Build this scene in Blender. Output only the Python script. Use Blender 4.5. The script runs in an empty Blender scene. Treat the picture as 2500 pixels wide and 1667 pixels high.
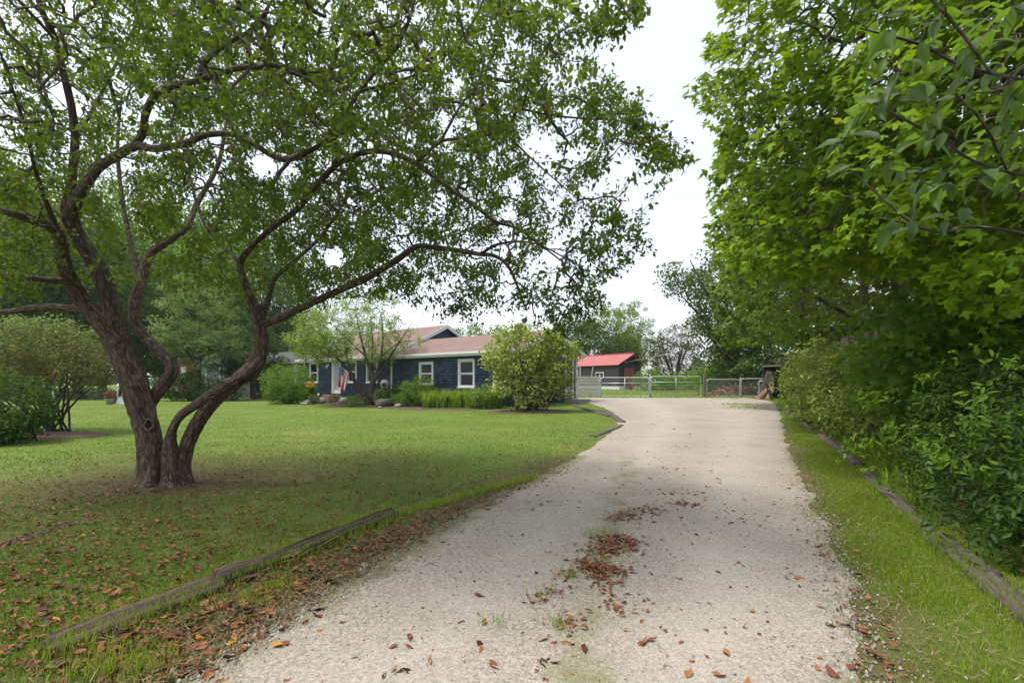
import bpy, math, random
import numpy as np
from mathutils import Vector, Matrix

# ------------------------------------------------------------------ camera, sky, sun, exposure
SC = bpy.context.scene
COL = SC.collection
CAM_H, FPX, CX, HOR = 1.4, 1180.0, 1250.0, 930.0      # eye height; focal length, centre and horizon in photo pixels (2500 wide)
cam_d = bpy.data.cameras.new('camera')
cam = bpy.data.objects.new('camera', cam_d); COL.objects.link(cam)
cam_d.sensor_width = 36.0; cam_d.lens = 36.0 * FPX / 2500.0
cam_d.shift_y = (HOR - 833.5) / 2500.0
cam_d.clip_start = 0.05; cam_d.clip_end = 3000
cam.location = (0, 0, CAM_H); cam.rotation_euler = (math.radians(90), 0, 0)
SC.camera = cam

SUN_EL, SUN_AZ = 66.0, 268.0          # light from high on the left (azimuth clockwise from +Y)
w = bpy.data.worlds.new('World'); SC.world = w; w.use_nodes = True
nt = w.node_tree; nt.nodes.clear()
sky = nt.nodes.new('ShaderNodeTexSky'); sky.sky_type = 'NISHITA'; sky.sun_disc = False
sky.sun_elevation = math.radians(SUN_EL); sky.sun_rotation = math.radians(SUN_AZ)
sky.air_density = 1.0; sky.dust_density = 4.0; sky.ozone_density = 1.0
bg1 = nt.nodes.new('ShaderNodeBackground'); bg1.inputs['Strength'].default_value = 0.05
bg2 = nt.nodes.new('ShaderNodeBackground'); bg2.inputs['Color'].default_value = (0.985, 0.985, 1.0, 1); bg2.inputs['Strength'].default_value = 0.27
addn = nt.nodes.new('ShaderNodeAddShader'); wo = nt.nodes.new('ShaderNodeOutputWorld')
nt.links.new(sky.outputs[0], bg1.inputs['Color'])
nt.links.new(bg1.outputs[0], addn.inputs[0]); nt.links.new(bg2.outputs[0], addn.inputs[1])
nt.links.new(addn.outputs[0], wo.inputs['Surface'])

sun_d = bpy.data.lights.new('sun', 'SUN'); sun_d.energy = 1.5; sun_d.angle = math.radians(12); sun_d.color = (1.0, 0.95, 0.86)
sun = bpy.data.objects.new('sun', sun_d); COL.objects.link(sun)
az, el = math.radians(SUN_AZ), math.radians(SUN_EL)
to_sun = Vector((math.sin(az) * math.cos(el), math.cos(az) * math.cos(el), math.sin(el)))
sun.rotation_euler = to_sun.to_track_quat('Z', 'Y').to_euler(); sun.location = (0, 0, 30)

SC.view_settings.view_transform = 'Standard'; SC.view_settings.look = 'None'
SC.view_settings.exposure = 1.5; SC.view_settings.gamma = 1.0; SC.view_settings.use_curve_mapping = False
SC.render.engine = 'CYCLES'
SC.cycles.use_denoising = True
SC.cycles.max_bounces = 8; SC.cycles.diffuse_bounces = 4; SC.cycles.glossy_bounces = 2
SC.cycles.transmission_bounces = 5; SC.cycles.transparent_max_bounces = 6
SC.cycles.caustics_reflective = False; SC.cycles.caustics_refractive = False

rng = np.random.default_rng(7)
random.seed(7)

# ------------------------------------------------------------------ ground shape and photo calibration
def sstep(a, b, x):
    t = np.clip((np.asarray(x, float) - a) / (b - a), 0, 1); return t * t * (3 - 2 * t)
RY = [0, 14, 20, 30, 46, 80, 2000]; RZ = [0, 0, .12, .41, .58, .62, .62]
def ground(x, y):
    return np.interp(y, RY, RZ) * sstep(-5, 1, x)
def P(px, py, D):                       # photo pixel + distance -> world point
    return np.array([(px - CX) / FPX * D, D, CAM_H - (py - HOR) / FPX * D])
def GP(px, py):                         # photo pixel -> where it meets the ground
    ux, uz = (px - CX) / FPX, -(py - HOR) / FPX
    D = 0.5
    for _ in range(6000):
        if CAM_H + uz * D <= float(ground(ux * D, D)): break
        D += 0.02 + D * 0.001
    return np.array([ux * D, D, float(ground(ux * D, D))])
K = 2500 / 2352.0
def PD(px, py, D): return P(px * K, py * K, D)
def GD(px, py): return GP(px * K, py * K)
def proj(p):
    p = np.atleast_2d(p); return np.stack([CX + FPX * p[:, 0] / p[:, 1], HOR - FPX * (p[:, 2] - CAM_H) / p[:, 1]], 1)
def inpoly(pts, poly):
    x, y = pts[:, 0], pts[:, 1]; inside = np.zeros(len(pts), bool); n = len(poly); j = n - 1
    for i in range(n):
        xi, yi = poly[i]; xj, yj = poly[j]
        c = ((yi > y) != (yj > y)) & (x < (xj - xi) * (y - yi) / (yj - yi + 1e-12) + xi)
        inside ^= c; j = i
    return inside

# ------------------------------------------------------------------ mesh helpers
def tag(o, label=None, cat=None, group=None, kind=None):
    if label: o['label'] = label
    if cat: o['category'] = cat
    if group: o['group'] = group
    if kind: o['kind'] = kind
    return o
def empty(name, loc, rz=0, label=None, cat=None, group=None):
    o = bpy.data.objects.new(name, None); COL.objects.link(o)
    o.location = [float(v) for v in loc]; o.rotation_euler = (0, 0, rz); o.empty_display_size = .2
    return tag(o, label, cat, group)
def link(name, me, parent=None, kind=None):
    o = bpy.data.objects.new(name, me); COL.objects.link(o)
    if parent: o.parent = parent
    if kind: o['kind'] = kind
    return o
def np_mesh(name, verts, faces, mat, smooth=False, attrs=None, pattrs=None, uv=None):
    """faces: list of (n,k) int arrays with equal k per array"""
    me = bpy.data.meshes.new(name)
    if isinstance(faces, np.ndarray): faces = [faces]
    nl = sum(f.size for f in faces); nf = sum(len(f) for f in faces)
    me.vertices.add(len(verts)); me.vertices.foreach_set('co', np.asarray(verts, np.float32).ravel())
    me.loops.add(nl); me.polygons.add(nf)
    me.loops.foreach_set('vertex_index', np.concatenate([f.ravel() for f in faces]).astype(np.int32))
    tot = np.concatenate([np.full(len(f), f.shape[1]) for f in faces]); st = np.concatenate([[0], np.cumsum(tot)[:-1]])
    me.polygons.foreach_set('loop_start', st.astype(np.int32))
    try: me.polygons.foreach_set('loop_total', tot.astype(np.int32))
    except Exception: pass
    if attrs:
        for k, v in attrs.items():
            a = me.attributes.new(k, 'FLOAT', 'FACE'); a.data.foreach_set('value', np.asarray(v, np.float32))
    if pattrs:
        for k, v in pattrs.items():
            v = np.asarray(v, np.float32)
            if v.ndim == 1:
                a = me.attributes.new(k, 'FLOAT', 'POINT'); a.data.foreach_set('value', v)
            else:
                a = me.attributes.new(k, 'FLOAT_VECTOR', 'POINT'); a.data.foreach_set('vector', v.ravel())
    me.update(calc_edges=True)
    if smooth: me.polygons.foreach_set('use_smooth', np.ones(nf, bool))
    me.validate()
    if mat: me.materials.append(mat)
    return me
class MB:
    def __init__(s): s.v = []; s.f = []; s.n = 0
    def add(s, verts, faces):
        s.v.extend([tuple(map(float, v)) for v in verts]); s.f.extend([[i + s.n for i in f] for f in faces]); s.n += len(verts); return s
    def box(s, x0, x1, y0, y1, z0, z1, M=None, bev=0.0):
        if bev > 0:
            b = bev; v = []
            for z, e in ((z0, b), (z0 + b, 0), (z1 - b, 0), (z1, b)):
                v += [(x0 + e, y0 + e, z), (x1 - e, y0 + e, z), (x1 - e, y1 - e, z), (x0 + e, y1 - e, z)]
            f = [(3, 2, 1, 0), (12, 13, 14, 15)]
            for k in range(3):
                for i in range(4): j = (i + 1) % 4; f.append((4 * k + i, 4 * k + j, 4 * k + 4 + j, 4 * k + 4 + i))
        else:
            v = [(x0, y0, z0), (x1, y0, z0), (x1, y1, z0), (x0, y1, z0), (x0, y0, z1), (x1, y0, z1), (x1, y1, z1), (x0, y1, z1)]
            f = [(3, 2, 1, 0), (4, 5, 6, 7), (0, 1, 5, 4), (1, 2, 6, 5), (2, 3, 7, 6), (3, 0, 4, 7)]
        if M is not None: v = [tuple(M @ Vector(p)) for p in v]
        return s.add(v, f)
    def bar(s, a, b, w, t, up=(0, 0, 1)):            # rectangular bar from a to b
        a, b = Vector(a), Vector(b); d = (b - a); L = d.length; d.normalize()
        u = Vector(up); x = d.cross(u)
        if x.length < 1e-4: x = d.cross(Vector((1, 0, 0)))
        x.normalize(); u = x.cross(d)
        M = Matrix(((x.x, d.x, u.x, a.x), (x.y, d.y, u.y, a.y), (x.z, d.z, u.z, a.z), (0, 0, 0, 1)))
        return s.box(-w / 2, w / 2, 0, L, -t / 2, t / 2, M)
    def tube(s, pts, rad, sides=8, caps=True):
        v, f = tube_np(np.asarray(pts, float), np.broadcast_to(np.asarray(rad, float), (len(pts),)), sides)[:2]
        f = [list(q) for q in f]
        if caps:
            n = len(pts); f.append(list(range(sides))[::-1]); f.append([(n - 1) * sides + i for i in range(sides)])
        return s.add(v, f)
    def poly(s, pts, t):                              # closed planar outline extruded by vector t
        n = len(pts); t = np.asarray(t, float); p = [np.asarray(q, float) for q in pts]
        v = p + [q + t for q in p]
        f = [list(range(n))[::-1], [n + i for i in range(n)]] + [[i, (i + 1) % n, n + (i + 1) % n, n + i] for i in range(n)]
        return s.add(v, f)
    def build(s, name, mat, parent=None, smooth=False, kind=None):
        me = bpy.data.meshes.new(name); me.from_pydata(s.v, [], s.f); me.update()
        if smooth: me.polygons.foreach_set('use_smooth', np.ones(len(me.polygons), bool))
        if mat: me.materials.append(mat)
        return link(name, me, parent, kind)
def tube_np(pts, rad, sides, off=0, phase=0.0):
    n = len(pts); t = np.gradient(pts, axis=0); t /= np.linalg.norm(t, axis=1)[:, None] + 1e-9
    x = np.zeros_like(t); ref = np.array([0.31, 0.87, 0.1]) if abs(t[0] @ np.array([0.31, 0.87, 0.1])) < .85 else np.array([1., 0, 0.])
    p = np.cross(t[0], ref); p /= np.linalg.norm(p)
    for i in range(n):
        p = p - t[i] * (p @ t[i]); p /= np.linalg.norm(p) + 1e-9; x[i] = p
    y = np.cross(t, x); a = np.arange(sides) / sides * 2 * np.pi + phase
    ca, sa = np.cos(a), np.sin(a)
    v = pts[:, None] + rad[:, None, None] * (ca[None, :, None] * x[:, None] + sa[None, :, None] * y[:, None])
    i, j = np.meshgrid(np.arange(n - 1), np.arange(sides), indexing='ij'); jn = (j + 1) % sides
    f = np.stack([i * sides + j, i * sides + jn, (i + 1) * sides + jn, (i + 1) * sides + j], -1).reshape(-1, 4) + off
    return v.reshape(-1, 3), f, a
def catmull(pts, step):
    pts = np.asarray(pts, float); q = np.vstack([2 * pts[0] - pts[1], pts, 2 * pts[-1] - pts[-2]]); out = []
    for i in range(1, len(q) - 2):
        L = np.linalg.norm(q[i + 1][:3] - q[i][:3]); m = max(1, int(L / step))
        for k in range(m):
            t = k / m; a, b, c, d = q[i - 1], q[i], q[i + 1], q[i + 2]
            out.append(.5 * (2 * b + (c - a) * t + (2 * a - 5 * b + 4 * c - d) * t * t + (3 * b - a - 3 * c + d) * t ** 3))
    out.append(pts[-1]); return np.array(out)
def unit(v): return v / (np.linalg.norm(v, axis=-1, keepdims=True) + 1e-9)
def vnoise(x, y, s=0):                   # smooth value noise in 2D
    xi, yi = np.floor(x).astype(int), np.floor(y).astype(int); fx, fy = x - xi, y - yi
    h = lambda a, b: np.modf(np.abs(np.sin(a * 127.1 + b * 311.7 + s * 74.7) * 43758.5453))[0]
    u, v = fx * fx * (3 - 2 * fx), fy * fy * (3 - 2 * fy)
    return (h(xi, yi) * (1 - u) + h(xi + 1, yi) * u) * (1 - v) + (h(xi, yi + 1) * (1 - u) + h(xi + 1, yi + 1) * u) * v

# ------------------------------------------------------------------ materials
def mat(name):
    m = bpy.data.materials.new(name); m.use_nodes = True; t = m.node_tree; t.nodes.clear()
    o = t.nodes.new('ShaderNodeOutputMaterial'); return m, t, o
def N(t, kind, **kw):
    n = t.nodes.new(kind)
    for k, v in kw.items():
        if k in n.inputs: n.inputs[k].default_value = v
        else: setattr(n, k, v)
    return n
def ramp(t, stops, fac=None, interp='LINEAR'):
    r = t.nodes.new('ShaderNodeValToRGB'); r.color_ramp.interpolation = interp; e = r.color_ramp.elements
    while len(e) < len(stops): e.new(.5)
    for i, (p, c) in enumerate(stops): e[i].position = p; e[i].color = (*c, 1)
    if fac is not None: t.links.new(fac, r.inputs[0])
    return r
def noise(t, scale, detail=4, vec=None, rough=.55):
    n = N(t, 'ShaderNodeTexNoise'); n.inputs['Scale'].default_value = scale; n.inputs['Detail'].default_value = detail; n.inputs['Roughness'].default_value = rough
    if vec is not None: t.links.new(vec, n.inputs['Vector'])
    return n
def bump(t, h, strength, dist, nrm=None):
    b = t.nodes.new('ShaderNodeBump'); b.inputs['Strength'].default_value = strength; b.inputs['Distance'].default_value = dist
    t.links.new(h, b.inputs['Height'])
    if nrm: t.links.new(nrm, b.inputs['Normal'])
    return b
def mixc(t, f, a, b, mode='MIX'):
    m = t.nodes.new('ShaderNodeMix'); m.data_type = 'RGBA'; m.blend_type = mode
    for sock, v in ((m.inputs[0], f), (m.inputs[6], a), (m.inputs[7], b)):
        if isinstance(v, (int, float)): sock.default_value = v
        elif isinstance(v, tuple): sock.default_value = (*v, 1)
        else: t.links.new(v, sock)
    return m.outputs[2]
def leaf_mat(name, stops, trans=(.3, .45, .05), tf=.35, rough=.5, spec=.35):
    m, t, o = mat(name)
    a = N(t, 'ShaderNodeAttribute', attribute_name='rnd')
    r = ramp(t, stops, a.outputs['Fac'])
    p = N(t, 'ShaderNodeBsdfPrincipled'); p.inputs['Roughness'].default_value = rough; p.inputs['Specular IOR Level'].default_value = spec
    t.links.new(r.outputs[0], p.inputs['Base Color'])
    tr = N(t, 'ShaderNodeBsdfTranslucent'); c = mixc(t, .6, r.outputs[0], trans); t.links.new(c, tr.inputs['Color'])
    mx = N(t, 'ShaderNodeMixShader'); mx.inputs[0].default_value = tf
    t.links.new(p.outputs[0], mx.inputs[1]); t.links.new(tr.outputs[0], mx.inputs[2]); t.links.new(mx.outputs[0], o.inputs[0])
    return m
def flat_mat(name, col, rough=.6, var=.15, scale=6, bmp=0, bscale=40, spec=.3, metal=0, stretch=None):
    m, t, o = mat(name)
    tc = N(t, 'ShaderNodeTexCoord'); vec = tc.outputs['Object']
    if stretch:
        mp = N(t, 'ShaderNodeMapping'); mp.inputs['Scale'].default_value = stretch; t.links.new(vec, mp.inputs[0]); vec = mp.outputs[0]
    n = noise(t, scale, 5, vec)
    d = tuple(c * (1 - var) for c in col); l = tuple(min(1, c * (1 + var)) for c in col)
    r = ramp(t, [(.3, d), (.7, l)], n.outputs['Fac'])
    p = N(t, 'ShaderNodeBsdfPrincipled'); p.inputs['Roughness'].default_value = rough; p.inputs['Specular IOR Level'].default_value = spec; p.inputs['Metallic'].default_value = metal
    t.links.new(r.outputs[0], p.inputs['Base Color'])
    if bmp:
        b = noise(t, bscale, 6, vec); bb = bump(t, b.outputs['Fac'], bmp, .02); t.links.new(bb.outputs[0], p.inputs['Normal'])
    t.links.new(p.outputs[0], o.inputs[0]); return m
def bark_mat(name, stops, lichen=None, bstr=.7, sc=1.0):
    m, t, o = mat(name)
    a = N(t, 'ShaderNodeAttribute', attribute_name='bk'); vec = a.outputs['Vector']
    n1 = noise(t, 26 * sc, 6, vec, .65); n2 = noise(t, 7 * sc, 4, vec)
    vo = N(t, 'ShaderNodeTexVoronoi', feature='DISTANCE_TO_EDGE'); vo.inputs['Scale'].default_value = 19 * sc
    nw = noise(t, 6, 3, vec); wa = N(t, 'ShaderNodeVectorMath', operation='MULTIPLY_ADD'); wa.inputs[1].default_value = (.12, .12, .12); t.links.new(nw.outputs['Color'], wa.inputs[0]); t.links.new(vec, wa.inputs[2]); t.links.new(wa.outputs[0], vo.inputs['Vector'])
    cr = ramp(t, [(0, (.25, .25, .25)), (.2, (1, 1, 1))], vo.outputs['Distance'])
    mh = N(t, 'ShaderNodeMath', operation='MULTIPLY'); t.links.new(cr.outputs[0], mh.inputs[0]); t.links.new(n1.outputs['Fac'], mh.inputs[1])
    r = ramp(t, [(0, tuple(c * .45 for c in stops[0][1]))] + [(p_ * .8 + .04, c_) for p_, c_ in stops], mh.outputs[0])
    col = mixc(t, .25, r.outputs[0], ramp(t, [(.35, tuple(c * .5 for c in stops[1][1])), (.65, stops[-1][1])], n2.outputs['Fac']).outputs[0])
    if lichen:
        g = N(t, 'ShaderNodeNewGeometry'); n3 = noise(t, 9, 6, g.outputs['Position'], .7)
        lr = ramp(t, [(.56, (0, 0, 0)), (.66, (1, 1, 1))], n3.outputs['Fac'])
        sx = N(t, 'ShaderNodeSeparateXYZ'); t.links.new(g.outputs['Normal'], sx.inputs[0])
        mr = N(t, 'ShaderNodeMapRange'); mr.inputs[1].default_value = -.3; mr.inputs[2].default_value = .8; t.links.new(sx.outputs[2], mr.inputs[0])
        mu = N(t, 'ShaderNodeMath', operation='MULTIPLY'); t.links.new(lr.outputs[0], mu.inputs[0]); t.links.new(mr.outputs[0], mu.inputs[1])
        col = mixc(t, mu.outputs[0], col, lichen)
    p = N(t, 'ShaderNodeBsdfPrincipled'); p.inputs['Roughness'].default_value = .85; p.inputs['Specular IOR Level'].default_value = .2
    t.links.new(col, p.inputs['Base Color'])
    b = bump(t, mh.outputs[0], bstr, .05); t.links.new(b.outputs[0], p.inputs['Normal'])
    t.links.new(p.outputs[0], o.inputs[0]); return m

M = {}
M['apple_leaf'] = leaf_mat('apple_leaf', [(0, (.025, .05, .008)), (.5, (.058, .105, .013)), (.9, (.105, .165, .018)), (.965, (.12, .18, .02)), (.985, (.30, .17, .02)), (1, (.35, .10, .02))], (.28, .42, .015), .4, .5, .22)
M['maple_leaf'] = leaf_mat('maple_leaf', [(0, (.045, .105, .004)), (.5, (.125, .225, .005)), (.95, (.215, .31, .006)), (1, (.32, .31, .015))], (.40, .56, .002), .36, .6, .12)
M['maple_leaf_far'] = leaf_mat('maple_leaf_far', [(0, (.045, .09, .010)), (.5, (.085, .145, .013)), (.94, (.135, .19, .018)), (1, (.24, .18, .03))], (.32, .46, .006), .36, .6, .12)
M['oak_leaf'] = leaf_mat('oak_leaf', [(0, (.035, .068, .010)), (.6, (.07, .12, .018)), (1, (.11, .165, .028))], (.18, .28, .04), .33, .5, .3)
M['olive_leaf'] = leaf_mat('olive_leaf', [(0, (.03, .035, .012)), (.6, (.055, .06, .02)), (1, (.08, .09, .03))], (.1, .12, .03), .2, .6, .15)
M['dark_leaf'] = leaf_mat('dark_leaf', [(0, (.016, .042, .008)), (.6, (.034, .08, .012)), (1, (.07, .14, .02))], (.16, .30, .03), .32, .55, .18)
M['bright_leaf'] = leaf_mat('bright_leaf', [(0, (.045, .11, .010)), (.6, (.09, .18, .016)), (1, (.15, .26, .025))], (.28, .48, .02), .4, .55, .2)
M['pale_leaf'] = leaf_mat('pale_leaf', [(0, (.07, .12, .03)), (.5, (.12, .19, .04)), (1, (.18, .25, .06))], (.30, .42, .08), .36, .5, .3)
M['variegated_leaf'] = leaf_mat('variegated_leaf', [(0, (.08, .14, .012)), (.45, (.19, .27, .022)), (.75, (.33, .40, .07)), (1, (.55, .56, .25))], (.48, .58, .08), .40, .45, .35)
M['tan_leaf'] = leaf_mat('tan_leaf', [(0, (.07, .09, .025)), (.45, (.11, .12, .035)), (.8, (.15, .15, .04)), (1, (.24, .17, .08))], (.26, .29, .06), .3, .55, .25)
M['euonymus_leaf'] = leaf_mat('euonymus_leaf', [(0, (.065, .125, .013)), (.5, (.16, .235, .034)), (.85, (.30, .35, .10)), (1, (.50, .52, .27))], (.44, .52, .07), .36, .5, .25)
M['blue_green_leaf'] = leaf_mat('blue_green_leaf', [(0, (.045, .085, .035)), (.6, (.07, .12, .045)), (1, (.10, .15, .06))], (.15, .24, .1), .3, .55, .25)
M['willow_leaf'] = leaf_mat('willow_leaf', [(0, (.10, .18, .03)), (.5, (.16, .26, .04)), (1, (.23, .33, .06))], (.38, .52, .07), .45, .5, .3)
M['grass'] = leaf_mat('grass', [(0, (.036, .085, .010)), (.5, (.070, .143, .014)), (.8, (.108, .185, .02)), (.9, (.165, .20, .04)), (1, (.26, .22, .09))], (.26, .42, .025), .34, .55, .25)
M['verge_grass'] = leaf_mat('verge_grass', [(0, (.10, .18, .014)), (.6, (.205, .315, .022)), (.9, (.29, .38, .035)), (1, (.36, .31, .10))], (.45, .55, .05), .38, .5, .25)
M['iris_leaf'] = leaf_mat('iris_leaf', [(0, (.07, .16, .018)), (.6, (.16, .28, .03)), (1, (.28, .37, .07))], (.4, .55, .05), .35, .4, .4)
M['fallen_leaf'] = leaf_mat('fallen_leaf', [(0, (.06, .027, .016)), (.3, (.14, .047, .021)), (.6, (.21, .078, .03)), (.85, (.28, .125, .046)), (.95, (.28, .14, .04)), (1, (.36, .22, .035))], (.2, .07, .02), .1, .6, .3)
M['bark_apple'] = bark_mat('bark_apple', [(.3, (.055, .038, .031)), (.5, (.135, .09, .072)), (.75, (.24, .18, .15))], (.26, .28, .21), .7)
M['bark_grey'] = bark_mat('bark_grey', [(.3, (.04, .033, .028)), (.55, (.1, .085, .07)), (.75, (.17, .15, .13))], (.22, .24, .2), .8)
M['twig'] = flat_mat('twig', (.085, .07, .06), .8, .4, 20)
M['white'] = flat_mat('white', (.62, .63, .64), .45, .05, 3)
M['glass'] = None
m, t, o = mat('glass'); p = N(t, 'ShaderNodeBsdfPrincipled'); p.inputs['Base Color'].default_value = (.018, .02, .022, 1); p.inputs['Roughness'].default_value = .05; p.inputs['Specular IOR Level'].default_value = .25
t.links.new(p.outputs[0], o.inputs[0]); M['glass'] = m
M['screen'] = flat_mat('screen', (.32, .33, .36), .4, .06, 3)
M['interior_blind'] = flat_mat('interior_blind', (.12, .12, .125), .6, .2, 2)
m, t, o = mat('blue_shingle'); a = N(t, 'ShaderNodeAttribute', attribute_name='rnd')
r = ramp(t, [(0, (.010, .022, .048)), (.5, (.030, .057, .112)), (1, (.075, .12, .20))], a.outputs['Fac'])
tc = N(t, 'ShaderNodeTexCoord'); mp = N(t, 'ShaderNodeMapping'); mp.inputs['Scale'].default_value = (30, 30, 3); t.links.new(tc.outputs['Object'], mp.inputs[0])
n = noise(t, 2, 4, mp.outputs[0]); c = mixc(t, .35, r.outputs[0], ramp(t, [(.3, (.015, .03, .055)), (.7, (.07, .11, .17))], n.outputs['Fac']).outputs[0])
p = N(t, 'ShaderNodeBsdfPrincipled'); p.inputs['Roughness'].default_value = .65; t.links.new(c, p.inputs['Base Color']); t.links.new(bump(t, n.outputs['Fac'], .4, .01).outputs[0], p.inputs['Normal']); t.links.new(p.outputs[0], o.inputs[0]); M['blue_shingle'] = m
M['blue_board'] = flat_mat('blue_board', (.034, .06, .105), .6, .15, 3)
M['concrete'] = flat_mat('concrete', (.3, .29, .27), .85, .2, 5, .4, 60)
M['granite'] = flat_mat('granite', (.30, .28, .26), .85, .3, 9, .7, 30)
M['granite_dark'] = flat_mat('granite_dark', (.11, .10, .092), .85, .35, 9, .8, 30)
M['brick'] = flat_mat('brick', (.26, .10, .075), .85, .35, 14, .5, 60)
M['mortar'] = flat_mat('mortar', (.36, .33, .31), .9, .15, 20, .4, 90)
M['galv'] = flat_mat('galv', (.62, .64, .65), .38, .12, 8, 0, 40, .5, .55)
M['old_wood'] = flat_mat('old_wood', (.17, .145, .125), .85, .35, 3, .7, 25, .2, 0, (10, 10, 1.0))
M['plank_wood'] = flat_mat('plank_wood', (.52, .49, .46), .8, .18, 2, .4, 25, .2, 0, (.8, 8, 10))
M['fresh_wood'] = flat_mat('fresh_wood', (.46, .30, .19), .75, .25, 3, .3, 25, .2, 0, (2, 8, 10))
M['barn_wall'] = flat_mat('barn_wall', (.05, .045, .043), .8, .3, 3, .4, 30, .2, 0, (1, 1, 9))
M['barn_red'] = flat_mat('barn_red', (.30, .035, .03), .6, .2, 4)
M['barn_red_dull'] = flat_mat('barn_red_dull', (.2, .07, .06), .7, .25, 4)
M['metal_red'] = flat_mat('metal_red', (.42, .14, .135), .38, .12, 1.2, 0, 30, .5, .0)
M['shed_dark'] = flat_mat('shed_dark', (.03, .026, .022), .9, .3, 6)
M['siding'] = flat_mat('siding', (.22, .23, .22), .6, .1, 2)
M['dark_metal'] = flat_mat('dark_metal', (.05, .05, .05), .5, .1, 4)
M['pipe'] = flat_mat('pipe', (.42, .42, .42), .35, .15, 6, 0, 30, .5, .6)
M['terracotta'] = flat_mat('terracotta', (.35, .12, .06), .8, .2, 8)
m, t, o = mat('roof_shingle'); tc = N(t, 'ShaderNodeTexCoord')
br = N(t, 'ShaderNodeTexBrick'); br.inputs['Scale'].default_value = 1.0; br.inputs['Brick Width'].default_value = .3; br.inputs['Row Height'].default_value = .14; br.inputs['Mortar Size'].default_value = .006
br.inputs['Color1'].default_value = (.135, .08, .066, 1); br.inputs['Color2'].default_value = (.21, .13, .108, 1); br.inputs['Mortar'].default_value = (.07, .045, .04, 1)
t.links.new(tc.outputs['Object'], br.inputs[0]); n = noise(t, 1.2, 6, tc.outputs['Object']); n2 = noise(t, 90, 2, tc.outputs['Object'])
c = mixc(t, .5, br.outputs[0], ramp(t, [(.3, (.135, .077, .063)), (.7, (.22, .14, .118))], n.outputs['Fac']).outputs[0]); c = mixc(t, .25, c, ramp(t, [(.3, (.06, .04, .038)), (.7, (.27, .20, .18))], n2.outputs['Fac']).outputs[0])
p = N(t, 'ShaderNodeBsdfPrincipled'); p.inputs['Roughness'].default_value = .9; t.links.new(c, p.inputs['Base Color']); t.links.new(bump(t, br.outputs['Fac'], -.6, .01).outputs[0], p.inputs['Normal']); t.links.new(p.outputs[0], o.inputs[0]); M['roof_shingle'] = m

# ground: lawn soil, gravel, mulch
m, t, o = mat('lawn'); g = N(t, 'ShaderNodeNewGeometry'); pos = g.outputs['Position']
n1 = noise(t, .28, 6, pos, .62); n2 = noise(t, 3.5, 6, pos, .65); n3 = noise(t, 60, 4, pos, .7)
c = ramp(t, [(.36, (.046, .112, .010)), (.48, (.085, .155, .017)), (.57, (.135, .18, .033)), (.66, (.22, .21, .072))], n1.outputs['Fac']).outputs[0]
c = mixc(t, .45, c, ramp(t, [(.3, (.07, .125, .012)), (.55, (.12, .175, .02)), (.72, (.23, .215, .075))], n2.outputs['Fac']).outputs[0])
c = mixc(t, .4, c, ramp(t, [(.3, (.035, .06, .012)), (.7, (.18, .23, .05))], n3.outputs['Fac']).outputs[0])
mixn = mixc(t, .55, n2.outputs['Color'], n3.outputs['Color'])
ws = N(t, 'ShaderNodeAttribute', attribute_name='bare_shade')         # thin, worn turf under the old tree and along the drive, plus painted crown shade
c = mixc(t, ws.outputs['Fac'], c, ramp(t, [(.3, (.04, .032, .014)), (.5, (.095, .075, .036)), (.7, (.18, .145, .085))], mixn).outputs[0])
p = N(t, 'ShaderNodeBsdfPrincipled'); p.inputs['Roughness'].default_value = .9; p.inputs['Specular IOR Level'].default_value = .15
t.links.new(c, p.inputs['Base Color']); t.links.new(bump(t, n3.outputs['Fac'], .6, .03).outputs[0], p.inputs['Normal']); t.links.new(p.outputs[0], o.inputs[0]); M['lawn'] = m

m, t, o = mat('gravel'); g = N(t, 'ShaderNodeNewGeometry'); pos = g.outputs['Position']
v = N(t, 'ShaderNodeTexVoronoi'); v.inputs['Scale'].default_value = 72; t.links.new(pos, v.inputs['Vector'])
v2 = N(t, 'ShaderNodeTexVoronoi'); v2.inputs['Scale'].default_value = 230; t.links.new(pos, v2.inputs['Vector'])
sv = N(t, 'ShaderNodeSeparateColor'); t.links.new(v.outputs['Color'], sv.inputs[0]); sv2 = N(t, 'ShaderNodeSeparateColor'); t.links.new(v2.outputs['Color'], sv2.inputs[0])
c1 = ramp(t, [(0, (.05, .044, .036)), (.12, (.13, .115, .095)), (.35, (.25, .222, .178)), (.65, (.315, .282, .23)), (.88, (.48, .445, .385)), (.95, (.40, .37, .32)), (1, (.06, .05, .045))], sv.outputs[0]).outputs[0]
c2 = ramp(t, [(0, (.05, .044, .036)), (.5, (.25, .227, .19)), (1, (.50, .465, .41))], sv2.outputs[0]).outputs[0]
c = mixc(t, .5, c1, c2)
nl = noise(t, .8, 5, pos); c = mixc(t, .28, c, ramp(t, [(.3, (.165, .138, .10)), (.5, (.27, .235, .185)), (.7, (.345, .31, .26))], nl.outputs['Fac']).outputs[0])
tk = N(t, 'ShaderNodeAttribute', attribute_name='track'); nt_ = noise(t, 1.6, 4, pos); tm = N(t, 'ShaderNodeMath', operation='MULTIPLY'); t.links.new(tk.outputs['Fac'], tm.inputs[0]); t.links.new(nt_.outputs['Fac'], tm.inputs[1]); c = mixc(t, tm.outputs[0], c, (.40, .37, .325))
mo = N(t, 'ShaderNodeAttribute', attribute_name='moss'); nm = noise(t, 2.5, 6, pos, .7)
ad = N(t, 'ShaderNodeMath', operation='ADD'); t.links.new(mo.outputs['Fac'], ad.inputs[0]); t.links.new(nm.outputs['Fac'], ad.inputs[1])
mr = ramp(t, [(.78, (0, 0, 0)), (1.0, (.75, .75, .75))], ad.outputs[0])
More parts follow.
